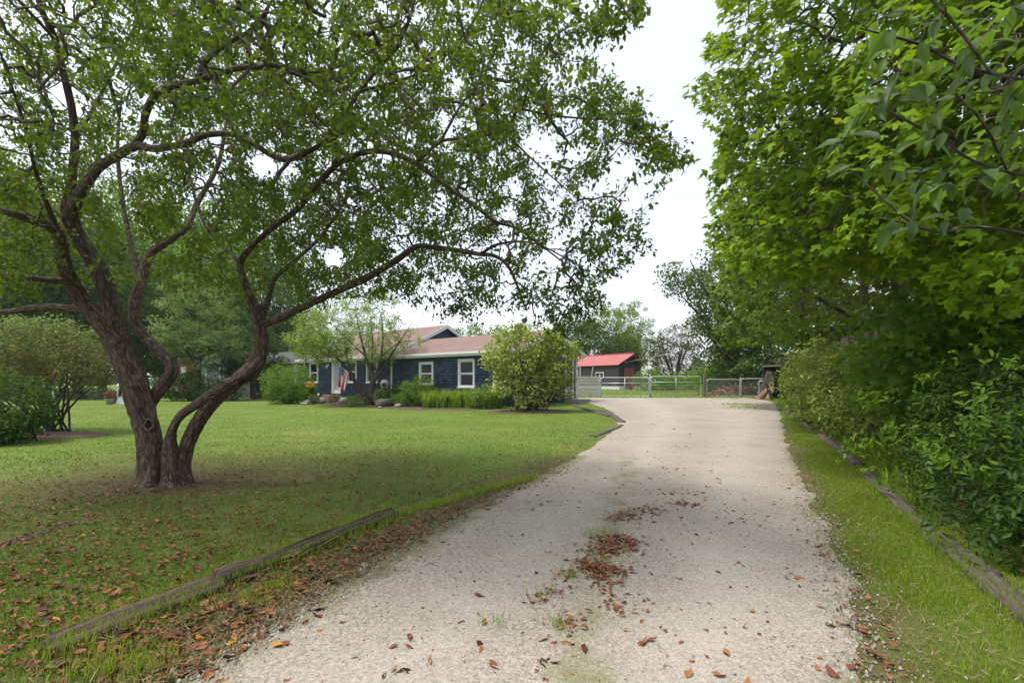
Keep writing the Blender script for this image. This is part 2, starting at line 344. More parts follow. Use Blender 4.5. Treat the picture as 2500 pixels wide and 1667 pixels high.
mg = noise(t, 120, 3, pos); c = mixc(t, mr.outputs[0], c, ramp(t, [(.35, (.075, .085, .028)), (.65, (.22, .21, .10))], mg.outputs['Fac']).outputs[0])
p = N(t, 'ShaderNodeBsdfPrincipled'); p.inputs['Roughness'].default_value = .92; p.inputs['Specular IOR Level'].default_value = .15
t.links.new(c, p.inputs['Base Color']); b1 = bump(t, v.outputs['Distance'], -.8, .012); b2 = bump(t, v2.outputs['Distance'], -.5, .006, b1.outputs[0])
t.links.new(b2.outputs[0], p.inputs['Normal']); t.links.new(p.outputs[0], o.inputs[0]); M['gravel'] = m
M['pebble'] = leaf_mat('pebble', [(0, (.07, .062, .055)), (.3, (.16, .147, .125)), (.7, (.25, .235, .205)), (1, (.38, .365, .335))], (.4, .4, .4), 0.0, .85, .2)
m, t, o = mat('mulch'); g = N(t, 'ShaderNodeNewGeometry'); n1 = noise(t, 45, 5, g.outputs['Position'], .7); n2 = noise(t, 2, 4, g.outputs['Position'])
c = mixc(t, .4, ramp(t, [(.3, (.035, .02, .013)), (.55, (.105, .062, .04)), (.75, (.21, .14, .09))], n1.outputs['Fac']).outputs[0], ramp(t, [(.3, (.065, .037, .024)), (.7, (.14, .085, .053))], n2.outputs['Fac']).outputs[0])
p = N(t, 'ShaderNodeBsdfPrincipled'); p.inputs['Roughness'].default_value = .95; t.links.new(c, p.inputs['Base Color']); t.links.new(bump(t, n1.outputs['Fac'], 1, .04).outputs[0], p.inputs['Normal']); t.links.new(p.outputs[0], o.inputs[0]); M['mulch'] = m
m, t, o = mat('timber'); tc = N(t, 'ShaderNodeTexCoord'); mp = N(t, 'ShaderNodeMapping'); mp.inputs['Scale'].default_value = (1.2, 22, 22); t.links.new(tc.outputs['Object'], mp.inputs[0])
n1 = noise(t, 2.2, 6, mp.outputs[0], .7); n2 = noise(t, 3, 5, tc.outputs['Object'])
c = mixc(t, n2.outputs['Fac'], ramp(t, [(.3, (.025, .018, .015)), (.5, (.085, .062, .052)), (.7, (.2, .165, .145))], n1.outputs['Fac']).outputs[0], ramp(t, [(.35, (.05, .035, .028)), (.65, (.19, .125, .09))], n1.outputs['Fac']).outputs[0])
p = N(t, 'ShaderNodeBsdfPrincipled'); p.inputs['Roughness'].default_value = .9; t.links.new(c, p.inputs['Base Color']); t.links.new(bump(t, n1.outputs['Fac'], 1, .03).outputs[0], p.inputs['Normal']); t.links.new(p.outputs[0], o.inputs[0]); M['timber'] = m
M['timber_grey'] = flat_mat('timber_grey', (.10, .083, .075), .9, .4, 2.4, .9, 6, .2, 0, (1.2, 20, 20))

# flag cloth
m, t, o = mat('flag_cloth'); a = N(t, 'ShaderNodeAttribute', attribute_name='fuv'); s = N(t, 'ShaderNodeSeparateXYZ'); t.links.new(a.outputs['Vector'], s.inputs[0])
mu = N(t, 'ShaderNodeMath', operation='MULTIPLY'); mu.inputs[1].default_value = 6.5; t.links.new(s.outputs[0], mu.inputs[0])
fr = N(t, 'ShaderNodeMath', operation='FRACT'); t.links.new(mu.outputs[0], fr.inputs[0])
lt = N(t, 'ShaderNodeMath', operation='LESS_THAN'); lt.inputs[1].default_value = .5; t.links.new(fr.outputs[0], lt.inputs[0])
c = mixc(t, lt.outputs[0], (.85, .83, .83), (.5, .025, .035))
cu = N(t, 'ShaderNodeMath', operation='LESS_THAN'); cu.inputs[1].default_value = 7 / 13; t.links.new(s.outputs[0], cu.inputs[0])
cv = N(t, 'ShaderNodeMath', operation='LESS_THAN'); cv.inputs[1].default_value = .4; t.links.new(s.outputs[1], cv.inputs[0])
cc = N(t, 'ShaderNodeMath', operation='MULTIPLY'); t.links.new(cu.outputs[0], cc.inputs[0]); t.links.new(cv.outputs[0], cc.inputs[1])
mp = N(t, 'ShaderNodeMapping'); mp.inputs['Scale'].default_value = (9.3, 15, 0); t.links.new(a.outputs['Vector'], mp.inputs[0])
fx = N(t, 'ShaderNodeVectorMath', operation='FRACTION'); t.links.new(mp.outputs[0], fx.inputs[0])
ds = N(t, 'ShaderNodeVectorMath', operation='DISTANCE'); ds.inputs[1].default_value = (.5, .5, 0); t.links.new(fx.outputs[0], ds.inputs[0])
st = N(t, 'ShaderNodeMath', operation='LESS_THAN'); st.inputs[1].default_value = .26; t.links.new(ds.outputs['Value'], st.inputs[0])
c = mixc(t, cc.outputs[0], c, mixc(t, st.outputs[0], (.03, .045, .16), (.75, .75, .78)))
p = N(t, 'ShaderNodeBsdfPrincipled'); p.inputs['Roughness'].default_value = .7; t.links.new(c, p.inputs['Base Color'])
tr = N(t, 'ShaderNodeBsdfTranslucent'); t.links.new(c, tr.inputs['Color']); mx = N(t, 'ShaderNodeMixShader'); mx.inputs[0].default_value = .25
t.links.new(p.outputs[0], mx.inputs[1]); t.links.new(tr.outputs[0], mx.inputs[2]); t.links.new(mx.outputs[0], o.inputs[0]); M['flag_cloth'] = m

# ------------------------------------------------------------------ leaves
OVAL = (np.array([(0, 0, 0), (-.5, .34, .13), (-.36, .74, .10), (0, 1, -.06), (.36, .74, .10), (.5, .34, .13)], float), [np.array([(0, 3, 2, 1), (0, 5, 4, 3)])])
DIAM = (np.array([(0, 0, 0), (-.5, .45, .08), (0, 1, 0), (.5, .45, .08)], float), [np.array([(0, 3, 2, 1)])])
BLADE = (np.array([(-.5, 0, 0), (.5, 0, 0), (.36, .6, .05), (-.36, .6, .05), (0, 1, .22)], float), [np.array([(0, 1, 2, 3)]), np.array([(3, 2, 4)])])
LEAF2 = (np.array([(0, 0, 0), (-.48, .42, .14), (-.02, 1, -.05), (.46, .5, .12)], float), [np.array([(0, 2, 1), (0, 3, 2)])])
def maple_tpl():
    pts = [(0, 0, 0)]
    for ang, r in ((-140, .34), (-112, .30), (-88, .62), (-70, .72), (-58, .56), (-38, .36), (-17, .72), (0, 1.0), (17, .72), (38, .36), (58, .56), (70, .72), (88, .62), (112, .30), (140, .34)):
        a = math.radians(ang); pts.append((math.sin(a) * r * .72, .34 + math.cos(a) * r * .66, -.10 * r * r + .03))
    pts.append((0, .34, .04)); n = len(pts) - 1
    f = [(n, i, i + 1) for i in range(n - 1)] + [(n, n - 1, 0)]
    return np.array(pts, float), [np.array([q[::-1] for q in f])]
def maple_lo():
    pts = [(0, 0, 0)]
    for ang, r in ((-125, .42), (-72, .82), (-40, .42), (0, 1.0), (40, .42), (72, .82), (125, .42)):
        a = math.radians(ang); pts.append((math.sin(a) * r * .75, .34 + math.cos(a) * r * .66, -.10 * r * r + .03))
    pts.append((0, .34, .04)); n = len(pts) - 1
    return np.array(pts, float), [np.array([(n, i + 1, i) for i in range(n - 1)] + [(n, 0, n - 1)])]
MAPLE, MAPLE_LO = maple_tpl(), maple_lo()
MAPLE_XS = (np.array([(0, 0, 0), (-.55, .45, .02), (-.17, .55, .08), (0, 1, -.06), (.17, .55, .08), (.55, .45, .02)], float), [np.array([(0, 3, 2, 1), (0, 5, 4, 3)])])
def frames(axis, normal):
    a = unit(axis); x = unit(np.cross(a, normal)); n = np.cross(x, a); return np.stack([x, a, n], -1)   # columns
def leaves_mesh(name, tpl, pos, R, L, W, rnd, material, smooth=False):
    tv, tf = tpl; k = len(tv); n = len(pos)
    sc = np.stack([W, L, (W + L) / 2], 1)
    v = np.einsum('nij,nkj->nki', R, tv[None] * sc[:, None]) + pos[:, None]
    faces, rr = [], []
    for f in tf:
        faces.append((f[None] + (np.arange(n) * k)[:, None, None]).reshape(-1, f.shape[1])); rr.append(np.repeat(rnd, len(f)))
    return np_mesh(name, v.reshape(-1, 3), faces, material, smooth, attrs={'rnd': np.concatenate(rr)})

# ------------------------------------------------------------------ tree growing
def skeleton(limbs, step=.05):
    """limbs: list of [(x,y,z,r), ...] -> resampled arrays"""
    return [catmull(np.asarray(l, float), step) for l in limbs]
def limb_mesh(name, limbs, material, sides=18, step=.05, rough=.10, seed=0):
    V, F, B = [], [], []; off = 0
    for q, l in enumerate(limbs):
        pts = catmull(np.asarray(l, float), step); xyz, r = pts[:, :3], np.maximum(pts[:, 3], .002)
        sd = sides if r.max() > .05 else 8
        if sides > 20 and r.max() > .09: sd = 44
        v, f, a = tube_np(xyz, r, sd, off); n = len(xyz)
        s = np.concatenate([[0], np.cumsum(np.linalg.norm(np.diff(xyz, axis=0), axis=1))])
        A, S = np.meshgrid(a, s); Rr = np.repeat(r[:, None], sd, 1)
        ca, sa = np.cos(A), np.sin(A)
        d = 1 + rough * (vnoise(ca * 2.2 + 9 + q * 3, sa * 2.2 + S * 2.2 + 7, seed) - .5) * 1.6 + rough * (vnoise(ca * 5 + 31, sa * 5 + S * 9 + 17, seed + 2) - .5) * 1.0 + rough * .4 * np.cos(A * 5 + S * 1.3) + (rough * .9 * (np.abs(vnoise(ca * 8 + sa * 3 + 11, sa * 8 - ca * 3 + S * 5 + 3, seed + 5) - .5) * 2 - .5) if sd > 30 else 0)
        c = np.repeat(xyz, sd, 0); v = c + (v - c) * d.reshape(-1, 1)
        V.append(v); F.append(f); B.append(np.stack([ca * Rr * 1.6 + q * 1.7, sa * Rr * 1.6, S * .32], -1).reshape(-1, 3)); off += len(v)
    return np_mesh(name, np.vstack(V), np.vstack(F), material, True, pattrs={'bk': np.vstack(B)})
def grow(base, attr, rg, seg=.14, arch=.12, wob=.02, maxlen=9):
    """space-filling twigs: each attractor is reached from the nearest wood grown so far"""
    cap = len(base) + len(attr) * 40; nodes = np.zeros((cap, 3)); par = np.full(cap, -1); m = len(base); nodes[:m] = base; nb = m
    d0 = np.full(len(attr), 1e9)
    for i in range(0, len(base), 400): d0 = np.minimum(d0, np.linalg.norm(attr[:, None] - base[None, i:i + 400], axis=2).min(1))
    paths = []
    for i in np.argsort(d0):
        a = attr[i]; dd = np.linalg.norm(nodes[:m] - a, axis=1); j = int(dd.argmin()); L = dd[j]
        if L < .05 or L > maxlen: continue
        k = min(38, max(2, int(math.ceil(L / seg)))); p0 = nodes[j]
        c = (p0 + a) / 2 + np.array([0, 0, arch * L]) + rg.normal(0, .08 * L, 3)
        tt = (np.arange(1, k + 1) / k)[:, None]
        q = (1 - tt) ** 2 * p0 + 2 * tt * (1 - tt) * c + tt ** 2 * a + rg.normal(0, wob, (k, 3))
        nodes[m:m + k] = q; par[m] = j; par[m + 1:m + k] = np.arange(m, m + k - 1); paths.append((j, m, m + k)); m += k
    nodes, par = nodes[:m], par[:m]; cnt = np.zeros(m); 
    for (j, s, e) in paths: cnt[e - 1] += 1
    for i in range(m - 1, nb - 1, -1): cnt[par[i]] += cnt[i]
    return nodes, par, cnt, paths, nb
def twig_mesh(name, nodes, cnt, paths, material, r0=.003, pw=.48, rmax=.06):
    V, F, B = [], [], []; off = 0
    for (j, s, e) in paths:
        pts = np.vstack([nodes[j], nodes[s:e]]); c = np.concatenate([[cnt[s]], cnt[s:e]])
        r = np.minimum(r0 * np.maximum(c, .6) ** pw, rmax); r[-1] *= .5
        sd = 6 if r.max() > .018 else (4 if r.max() > .007 else 3)
        v, f, a = tube_np(pts, r, sd, off); V.append(v); F.append(f); off += len(v); B.append(np.repeat(pts * .3, sd, 0))
    return np_mesh(name, np.vstack(V), np.vstack(F), material, True, pattrs={'bk': np.vstack(B)})
def twig_leaves(nodes, par, cnt, nb, rg, per=6, maxc=3, spread=.05, up=1.0, out=.6, droop=.25, axb=(0, 0, 0), nrb=(0, 0, 0), nj=.45):
    idx = np.arange(nb, len(nodes)); idx = idx[cnt[idx] <= maxc]
    idx = np.repeat(idx, rg.poisson(per, len(idx)))
    p = nodes[idx]; tdir = unit(nodes[idx] - nodes[par[idx]])
    n = len(idx); pos = p + rg.normal(0, spread, (n, 3)) - tdir * rg.uniform(0, .1, n)[:, None]
    rnd = unit(rg.normal(0, 1, (n, 3)))
    ax = tdir * out + rnd * .8 + np.array([0, 0, -droop]) + np.array(axb)
    nr = np.array([0, 0, up]) + np.array(nrb) + rg.normal(0, nj, (n, 3))
    return pos, frames(ax, nr)
def ellipsoid(n, c, r, rg, shell=0.0):
    d = unit(rg.normal(0, 1, (n, 3))); u = rg.uniform(shell ** 3, 1, n) ** (1 / 3); return np.asarray(c) + d * u[:, None] * np.asarray(r)
def clump_leaves(blobs, n, rg, csize=(.5, 1.0), per=60, shell=.55, flat=.7):
    """leaf positions in rounded clumps spread through ellipsoids -> pos, outward normals"""
    P_, N_ = [], []; w = np.array([b[1][0] * b[1][1] * b[1][2] for b in blobs]) ** .67; w = w / w.sum()
    for b, ww in zip(blobs, w):
        k = max(4, int(n * ww / per)); cc = ellipsoid(k, b[0], b[1], rg, shell); cr = rg.uniform(*csize, k)
        ii = np.repeat(np.arange(k), per); d = unit(rg.normal(0, 1, (len(ii), 3))); u = rg.uniform(.35, 1, len(ii)) ** .5
        P_.append(cc[ii] + d * (u * cr[ii])[:, None] * np.array([1, 1, flat])); N_.append(d * .7 + np.array([0, 0, .8]) + unit(cc[ii] - np.asarray(b[0])) * .5)
    return np.vstack(P_), np.vstack(N_)
def plant_from_pos(name, parent, pos, nrm, tpl, L, W, material, rg, kind='stuff', lv=.25, crand=.0):
    n = len(pos); ax = unit(rg.normal(0, 1, (n, 3)) + np.array([0, 0, -.25])); nr = unit(nrm) + rg.normal(0, .4, (n, 3))
    s = rg.uniform(1 - lv, 1 + lv, n)
    hue = np.clip(rg.beta(2, 2, n) + crand * (vnoise(pos[:, 0] * .8 + 50, pos[:, 2] * .8 + pos[:, 1] * .5 + 50) - .5), 0, 1)
    me = leaves_mesh(name, tpl, pos, frames(ax, nr), L * s, W * s, hue, material); return link(name, me, parent, kind)
def reloc(pts, base): return np.asarray(pts) - np.asarray(base)
def hang(o, e):                          # child whose mesh is in world coordinates
    o.parent = e; o.location = -e.location; return o

# ================================================================== SETTING
# ---- drive edges (left and right border as x over distance y)
LEFT = [(-60, 1900), (150, 1690), (300, 1612), (400, 1560), (560, 1470), (720, 1385), (860, 1305), (960, 1245), (1050, 1190), (1140, 1140), (1230, 1095), (1310, 1055), (1370, 1022), (1405, 992), (1424, 968), (1412, 950), (1385, 936), (1352, 926), (1330, 919)]
RIGHT = [(2075, 1900), (2045, 1690), (2020, 1600), (1990, 1490), (1955, 1390), (1920, 1290), (1885, 1200), (1850, 1120), (1822, 1050), (1800, 985), (1790, 945), (1785, 930), (1772, 921)]
lw = np.array([GD(*p) for p in LEFT]); rw = np.array([GD(*p) for p in RIGHT])
YFAR = 29.0
def xl(y): return np.interp(y, lw[:, 1], lw[:, 0])
def xr(y): return np.interp(y, rw[:, 1], rw[:, 0])
def left_wob(y): return .10 * (vnoise(y * 2.3, y * 0 + 3) - .5) + .05 * (vnoise(y * 9, y * 0 + 5) - .5)
def right_wob(y): return .16 * (vnoise(y * 1.7 + 40, y * 0 + 3) - .5) + .08 * (vnoise(y * 8, y * 0 + 15) - .5)
def in_drive(x, y, m=0.0): return (x > xl(y) + left_wob(y) + m) & (x < xr(y) + right_wob(y) - m) & (y < YFAR)

# ---- the ground sheet, to the horizon
def spaced(a, n, far): t = np.linspace(-1, 1, n); return np.sign(t) * (a * np.abs(t) + (far - a) * np.abs(t) ** 7)
gx = spaced(26, 161, 1400); ty = np.linspace(0, 1, 201); gy = -4 + 50 * ty + 1500 * ty ** 9
XX, YY = np.meshgrid(gx, gy); ZZ = ground(XX, YY) + .03 * (vnoise(XX * .5 + 90, YY * .5 + 90) - .5) * sstep(2, 5, np.abs(XX - 3) + 0 * YY) * 0
ny, nx = XX.shape; ii, jj = np.meshgrid(np.arange(ny - 1), np.arange(nx - 1), indexing='ij')
gf = np.stack([ii * nx + jj, ii * nx + jj + 1, (ii + 1) * nx + jj + 1, (ii + 1) * nx + jj], -1).reshape(-1, 4)
TB = GD(378, 1112)
def bare_shade_amount(x, y):
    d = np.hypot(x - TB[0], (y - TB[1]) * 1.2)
    b = .85 * (1 - sstep(.3, 1.3, d)) + .62 * (1 - sstep(.8, 5.6, d)) * (.55 + .9 * vnoise(x * 1.1 + 15, y * 1.1 + 15))  # wide ring: littered, worn turf, browned further to paint in the tree's shade
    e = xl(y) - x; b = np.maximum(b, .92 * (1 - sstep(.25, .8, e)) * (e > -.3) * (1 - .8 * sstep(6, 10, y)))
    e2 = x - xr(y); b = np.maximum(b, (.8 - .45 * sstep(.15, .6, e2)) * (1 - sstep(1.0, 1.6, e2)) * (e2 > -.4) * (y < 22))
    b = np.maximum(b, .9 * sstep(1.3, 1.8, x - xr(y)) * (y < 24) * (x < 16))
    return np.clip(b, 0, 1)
gm = np_mesh('lawn', np.stack([XX, YY, ZZ], -1).reshape(-1, 3), gf, M['lawn'], True, pattrs={'bare_shade': bare_shade_amount(XX, YY).ravel()})
link('lawn', gm, None, 'structure')
# ---- gravel drive, 6 mm above the ground
ys = np.concatenate([np.linspace(.6, 6, 260), np.linspace(6.03, 16, 220), np.linspace(16.1, YFAR, 90)])
cs = np.linspace(0, 1, 42)
A = (xl(ys) + left_wob(ys))[:, None]; B = (xr(ys) + right_wob(ys))[:, None]
DX = A + (B - A) * cs[None]; DY = np.repeat(ys[:, None], 42, 1)
DX[:, 1:-1] += .0
edge = np.minimum(DX - A, B - DX)
DZ = ground(DX, DY) + .004 + .010 * np.clip(edge / .3, 0, 1) + .014 * (vnoise(DX * .9 + 30, DY * .7 + 30) - .4) * np.clip(edge / .4, 0, 1)
dn = DX.shape; ii, jj = np.meshgrid(np.arange(dn[0] - 1), np.arange(41), indexing='ij')
df = np.stack([ii * 42 + jj, ii * 42 + jj + 1, (ii + 1) * 42 + jj + 1, (ii + 1) * 42 + jj], -1).reshape(-1, 4)
moss = np.clip(1 - (DX - A) / .55, 0, 1) * .62 * (DY < 9) + np.clip(1 - (B - DX) / .5, 0, 1) * .38
c0 = GD(1400, 1250); moss = np.maximum(moss, .40 * np.exp(-((DX - c0[0] - .28 * (DY - c0[1])) / .35) ** 2) * (DY < 9))
link('driveway', np_mesh('driveway', np.stack([DX, DY, DZ], -1).reshape(-1, 3), df, M['gravel'], True, pattrs={'moss': moss.ravel(), 'track': (np.exp(-((cs - .30) / .10) ** 2) + np.exp(-((cs - .74) / .11) ** 2))[None].repeat(len(ys), 0).ravel() * .55}), None, 'structure')
def drive_z(x, y): return ground(x, y) + .012
# ---- mulch rings and beds (slightly mounded soil)
def bed(name, outline, h=.05):
    pts = np.array(outline, float); c = pts.mean(0); ring = catmull(np.vstack([pts, pts[:1]]), .12)[:-1]; n = len(ring); V = []; rows = 8
    for r in range(rows + 1):
        f = 1 - r / rows; q = c + (ring - c) * f * (1 + .04 * (vnoise(ring[:, :1] * 3, ring[:, 1:2] * 3) - .5)); z = ground(q[:, 0], q[:, 1]) + .006 + h * (1 - f ** 2) + .02 * vnoise(q[:, 0] * 6, q[:, 1] * 6) * (f < 1)
        V.append(np.column_stack([q, z]))
    F = [np.stack([r * n + np.arange(n), r * n + (np.arange(n) + 1) % n, (r + 1) * n + (np.arange(n) + 1) % n, (r + 1) * n + np.arange(n)], -1) for r in range(rows)]
    return link(name, np_mesh(name, np.vstack(V), np.vstack(F), M['mulch'], True), None, 'structure')
SHRUB = np.array([.62, 20.3, float(ground(.62, 20.3))])
BEDS = []
def ell(cx, cy, rx, ry, n=14): return [(cx + rx * math.cos(k / n * 2 * math.pi) * (1 + .08 * math.sin(k * 2.4)), cy + ry * math.sin(k / n * 2 * math.pi)) for k in range(n)]
for nm, ol in (('mulch_bed', ell(SHRUB[0] + .05, SHRUB[1] - .1, 1.75, .95)), ('mulch_bed', ell(-11.9, 12.3, 1.5, .95)), ('planting_bed', [(-12.6, 30.6), (-9.5, 27.2), (-7.0, 25.2), (-4.2, 23.0), (-1.6, 21.6), (-.6, 22.4), (-3.2, 24.9), (-6.6, 27.7), (-9.6, 30.0), (-12.0, 32.2)])):
    bed(nm, ol, .07); BEDS.append(ol)
# undergrowth soil on the right of the timbers
bed('leaf_litter_bed', [(4.5, 4.0), (5.9, 6.6), (7.6, 9.8), (9.3, 13.8), (11.0, 18), (12.6, 17), (11.4, 12.5), (9.6, 8.5), (8.2, 5.0), (7.0, 3.0), (5.2, 2.4)], .10)
BEDS.append([(4.5, 4.0), (5.9, 6.6), (7.6, 9.8), (9.3, 13.8), (11.0, 18), (12.6, 17), (11.4, 12.5), (9.6, 8.5), (8.2, 5.0), (7.0, 3.0), (5.2, 2.4)])
# bare earth patch in the paddock
bed('dirt_patch', ell(15.5, 40, 4.5, 1.2), .02)

# ================================================================== THE BLUE HOUSE
D0 = np.array([.7809, -.6247]); N0 = np.array([.6247, .7809])
HL = np.array([-14.84, 34.62])
house = empty('blue_house', (HL[0], HL[1], 0), math.atan2(D0[1], D0[0]), 'low navy blue shingled house with white trim and brown shingle roof', 'house')
def FP(px, py):                          # photo pixel -> (X along the facade, height)
    u = (px - CX) / FPX; s = (u * 32 + 11.57) / (1 + .8 * u); D = 32 - .8 * s
    return (s + 3.27) / .781, CAM_H - (py - HOR) / FPX * D
LM, LW_ = 9.97, 19.4
EM, EW = 2.98, 2.90                      # eave heights
# openings: x0,x1,z0,z1 (outer trim)
def rect(x0, x1, y0, y1):
    a, b = FP(x0, y0), FP(x1, y1); return [a[0], b[0], b[1], a[1]]
WINS = [rect(757, 777.6, 884.5, 936), rect(849, 872.5, 884.5, 933), rect(896, 923.5, 885, 931), rect(1025, 1059.5, 884, 941), rect(1120.5, 1160.5, 876.8, 948), rect(1205, 1248, 874, 950)]
z0s = WINS[0][2]; 
for wn in WINS[1:3]: wn[2], wn[3] = WINS[0][2] + .02, WINS[0][3]
DOOR = rect(812.5, 833.5, 881, 960.5)
FOUND = .18
b = MB(); b.box(0, LM, .03, 8.4, -.5, EM - .05); b.build('wall', M['blue_board'], house)
b = MB(); b.box(LM + .002, LW_, .035, 5.2, -.5, EW - .05); b.build('wall', M['blue_board'], house)
b = MB(); b.box(-.02, LW_ + .02, -.02, .028, -.5, FOUND); b.build('foundation', M['concrete'], house)
RM, RW = EM + 1.97, EW + 1.0
b = MB(); b.poly([(LM - .02, .0, EM - .06), (LM - .02, 8.4, EM - .06), (LM - .02, 4.2, RM - .09)], (.06, 0, 0)); b.build('gable_wall', M['blue_board'], house)
b = MB()
for k in range(28):
    yy = .3 + k * .28; zt = RM - .12 - abs(yy - 4.2) * 1.97 / 4.2
    b.box(LM + .04, LM + .052, yy - .012, yy + .012, EM - .06, zt)
b.build('gable_batten', M['blue_board'], house, kind='stuff')
b = MB(); b.poly([(LW_ - .02, 0.03, EW - .06), (LW_ - .02, 5.2, EW - .06), (LW_ - .02, 2.6, RW - .06)], (.05, 0, 0)); b.build('gable_wall', M['blue_board'], house)
# shingle siding: every shingle is a thin wedge
def shingles(name, x0, x1, z0, z1, holes, y0, course, seed, parent, rot=None):
    rg = np.random.default_rng(seed); V, F, Rn = [], [], []; n = 0; z = z0; k = 0
    while z < z1:
        x = x0 - rg.uniform(0, .1); 
        while x < x1:
            wd = rg.uniform(.13, .26); a, c = max(x, x0), min(x + wd - .014, x1); x += wd
            if c - a < .02: continue
            xm, zm = (a + c) / 2, z + course * .5
            segs = [(a, c)]
            for (h0, h1, h2, h3) in holes:
                if h2 - .02 < zm < h3 + .02:
                    ns = []
                    for (p_, q_) in segs:
                        if q_ <= h0 or p_ >= h1: ns.append((p_, q_)); continue
                        if p_ < h0: ns.append((p_, h0))
                        if q_ > h1: ns.append((h1, q_))
                    segs = ns
            for (p_, q_) in segs:
                if q_ - p_ < .015: continue
                zb = z + rg.uniform(-.008, .004); zt = min(z + course + .02, z1 + .02); th = .045 + rg.uniform(0, .02)
                v = [(p_, y0 - th, zb), (q_, y0 - th, zb), (q_, y0, zb), (p_, y0, zb), (p_, y0 - .004, zt), (q_, y0 - .004, zt)]
                if rot: v = [rot(*w_) for w_ in v]
                V += v; F += [[(n, n + 1, n + 5, n + 4)], [(n + 3, n + 2, n + 1, n)]]; F += [[(n, n + 4, n + 3)], [(n + 1, n + 2, n + 5)]]; Rn.append(rg.uniform()); n += 6
        z += course; k += 1
    q = np.array([f[0] for f in F if len(f[0]) == 4]); tr = np.array([f[0] for f in F if len(f[0]) == 3]); rr = np.repeat(Rn, 2)
    return link(name, np_mesh(name, np.array(V), [q, tr], M['blue_shingle'], attrs={'rnd': np.concatenate([rr, rr])}), parent, 'stuff')
hol = [tuple(w_) for w_ in WINS] + [tuple(DOOR)]
shingles('shingle_siding', .06, LM - .07, FOUND, EM - .12, hol, .03, .15, 1, house)
shingles('shingle_siding', LM + .07, LW_ - .08, FOUND, EW - .10, hol, .035, .15, 2, house)
shingles('shingle_siding', .1, 4.6, FOUND, EW - .1, [], 0, .15, 3, house, lambda x, y, z: (LW_ + .032 - y, x, z))
# corner boards
for X in (-.03, LM - .06, LW_ - .09):
    b = MB(); b.box(X, X + .12, -.05, .06, .05, (EM if X < LM else EW) - .08); b.build('corner_board', M['white'], house)
b = MB(); b.box(LW_ - .02, LW_ + .06, 5.05, 5.24, .0, EW + .02); b.build('corner_board', M['white'], house)
# roofs: slabs with overhang
def roof_plane(name, x0, x1, ye, ze, yr, zr, th, parent, material):
    b = MB(); b.poly([(x0, ye, ze), (x0, yr, zr), (x0, yr, zr + th), (x0, ye, ze + th)], (x1 - x0, 0, 0)); return b.build(name, material, parent)
sm = 1.97 / 4.2; sw = 1.0 / 2.6
rm = roof_plane('roof', -.35, LM + .28, -.42, EM - .42 * sm, 4.2, RM, .11, house, M['roof_shingle'])
roof_plane('roof', -.35, LM + .28, 8.82, EM - .42 * sm, 4.2, RM, .11, house, M['roof_shingle'])
rwf = roof_plane('roof', LM + .055, LW_ + .3, -.36, EW - .36 * sw, 2.6, RW, .10, house, M['roof_shingle'])
roof_plane('roof', LM + .055, LW_ + .3, 5.56, EW - .36 * sw, 2.6, RW, .10, house, M['roof_shingle'])
# fascia, gutters and rake boards
for x0, x1, ye, ze in ((-.36, LM + .30, -.42, EM - .42 * sm), (LM + .06, LW_ + .31, -.36, EW - .36 * sw)):
    b = MB(); b.box(x0, x1, ye - .025, ye, ze - .10, ze + .115); b.build('fascia', M['white'], house)
    b = MB(); b.box(x0, x1, ye - .12, ye - .028, ze + .0, ze + .10); b.build('gutter', M['white'], house)
    b = MB(); b.box(x0 + .04, x1 - .04, ye, .03, ze - .09, ze - .07); b.build('soffit', M['white'], house)
for sgn in (-1, 1):
    y0_, y1_ = (-.44, 4.2) if sgn < 0 else (8.84, 4.2)
    b = MB(); z0_ = EM - .44 * sm
    b.poly([(LM + .282, y0_, z0_ - .13), (LM + .282, y1_, RM - .13), (LM + .282, y1_, RM + .115), (LM + .282, y0_, z0_ + .115)], (.035, 0, 0)); b.build('rake_board', M['white'], house)
    y0_, y1_ = (-.38, 2.6) if sgn < 0 else (5.58, 2.6); z0_ = EW - .38 * sw
    b = MB(); b.poly([(LW_ + .302, y0_, z0_ - .1), (LW_ + .302, y1_, RW - .1), (LW_ + .302, y1_, RW + .105), (LW_ + .302, y0_, z0_ + .105)], (.03, 0, 0)); b.build('rake_board', M['white'], house)
# flue pipe on the wing's ridge
fx_, _ = FP(1163, 800)
b = MB(); b.tube([(fx_ + 1.2, 2.4, RW - .1), (fx_ + 1.2, 2.4, RW + .62)], .09, 12); fp = b.build('flue_pipe', M['pipe'], house, True)
b = MB(); b.tube([(fx_ + 1.2, 2.4, RW + .62), (fx_ + 1.2, 2.4, RW + .66), (fx_ + 1.2, 2.4, RW + .74), (fx_ + 1.2, 2.4, RW + .78)], [.15, .16, .16, .10], 12); cp = b.build('flue_cap', M['dark_metal'], fp, True)
b = MB(); b.tube([(fx_ + 1.2, 2.4, RW - .12), (fx_ + 1.2, 2.4, RW + .10)], [.2, .11], 12); b.build('flashing', M['pipe'], fp)
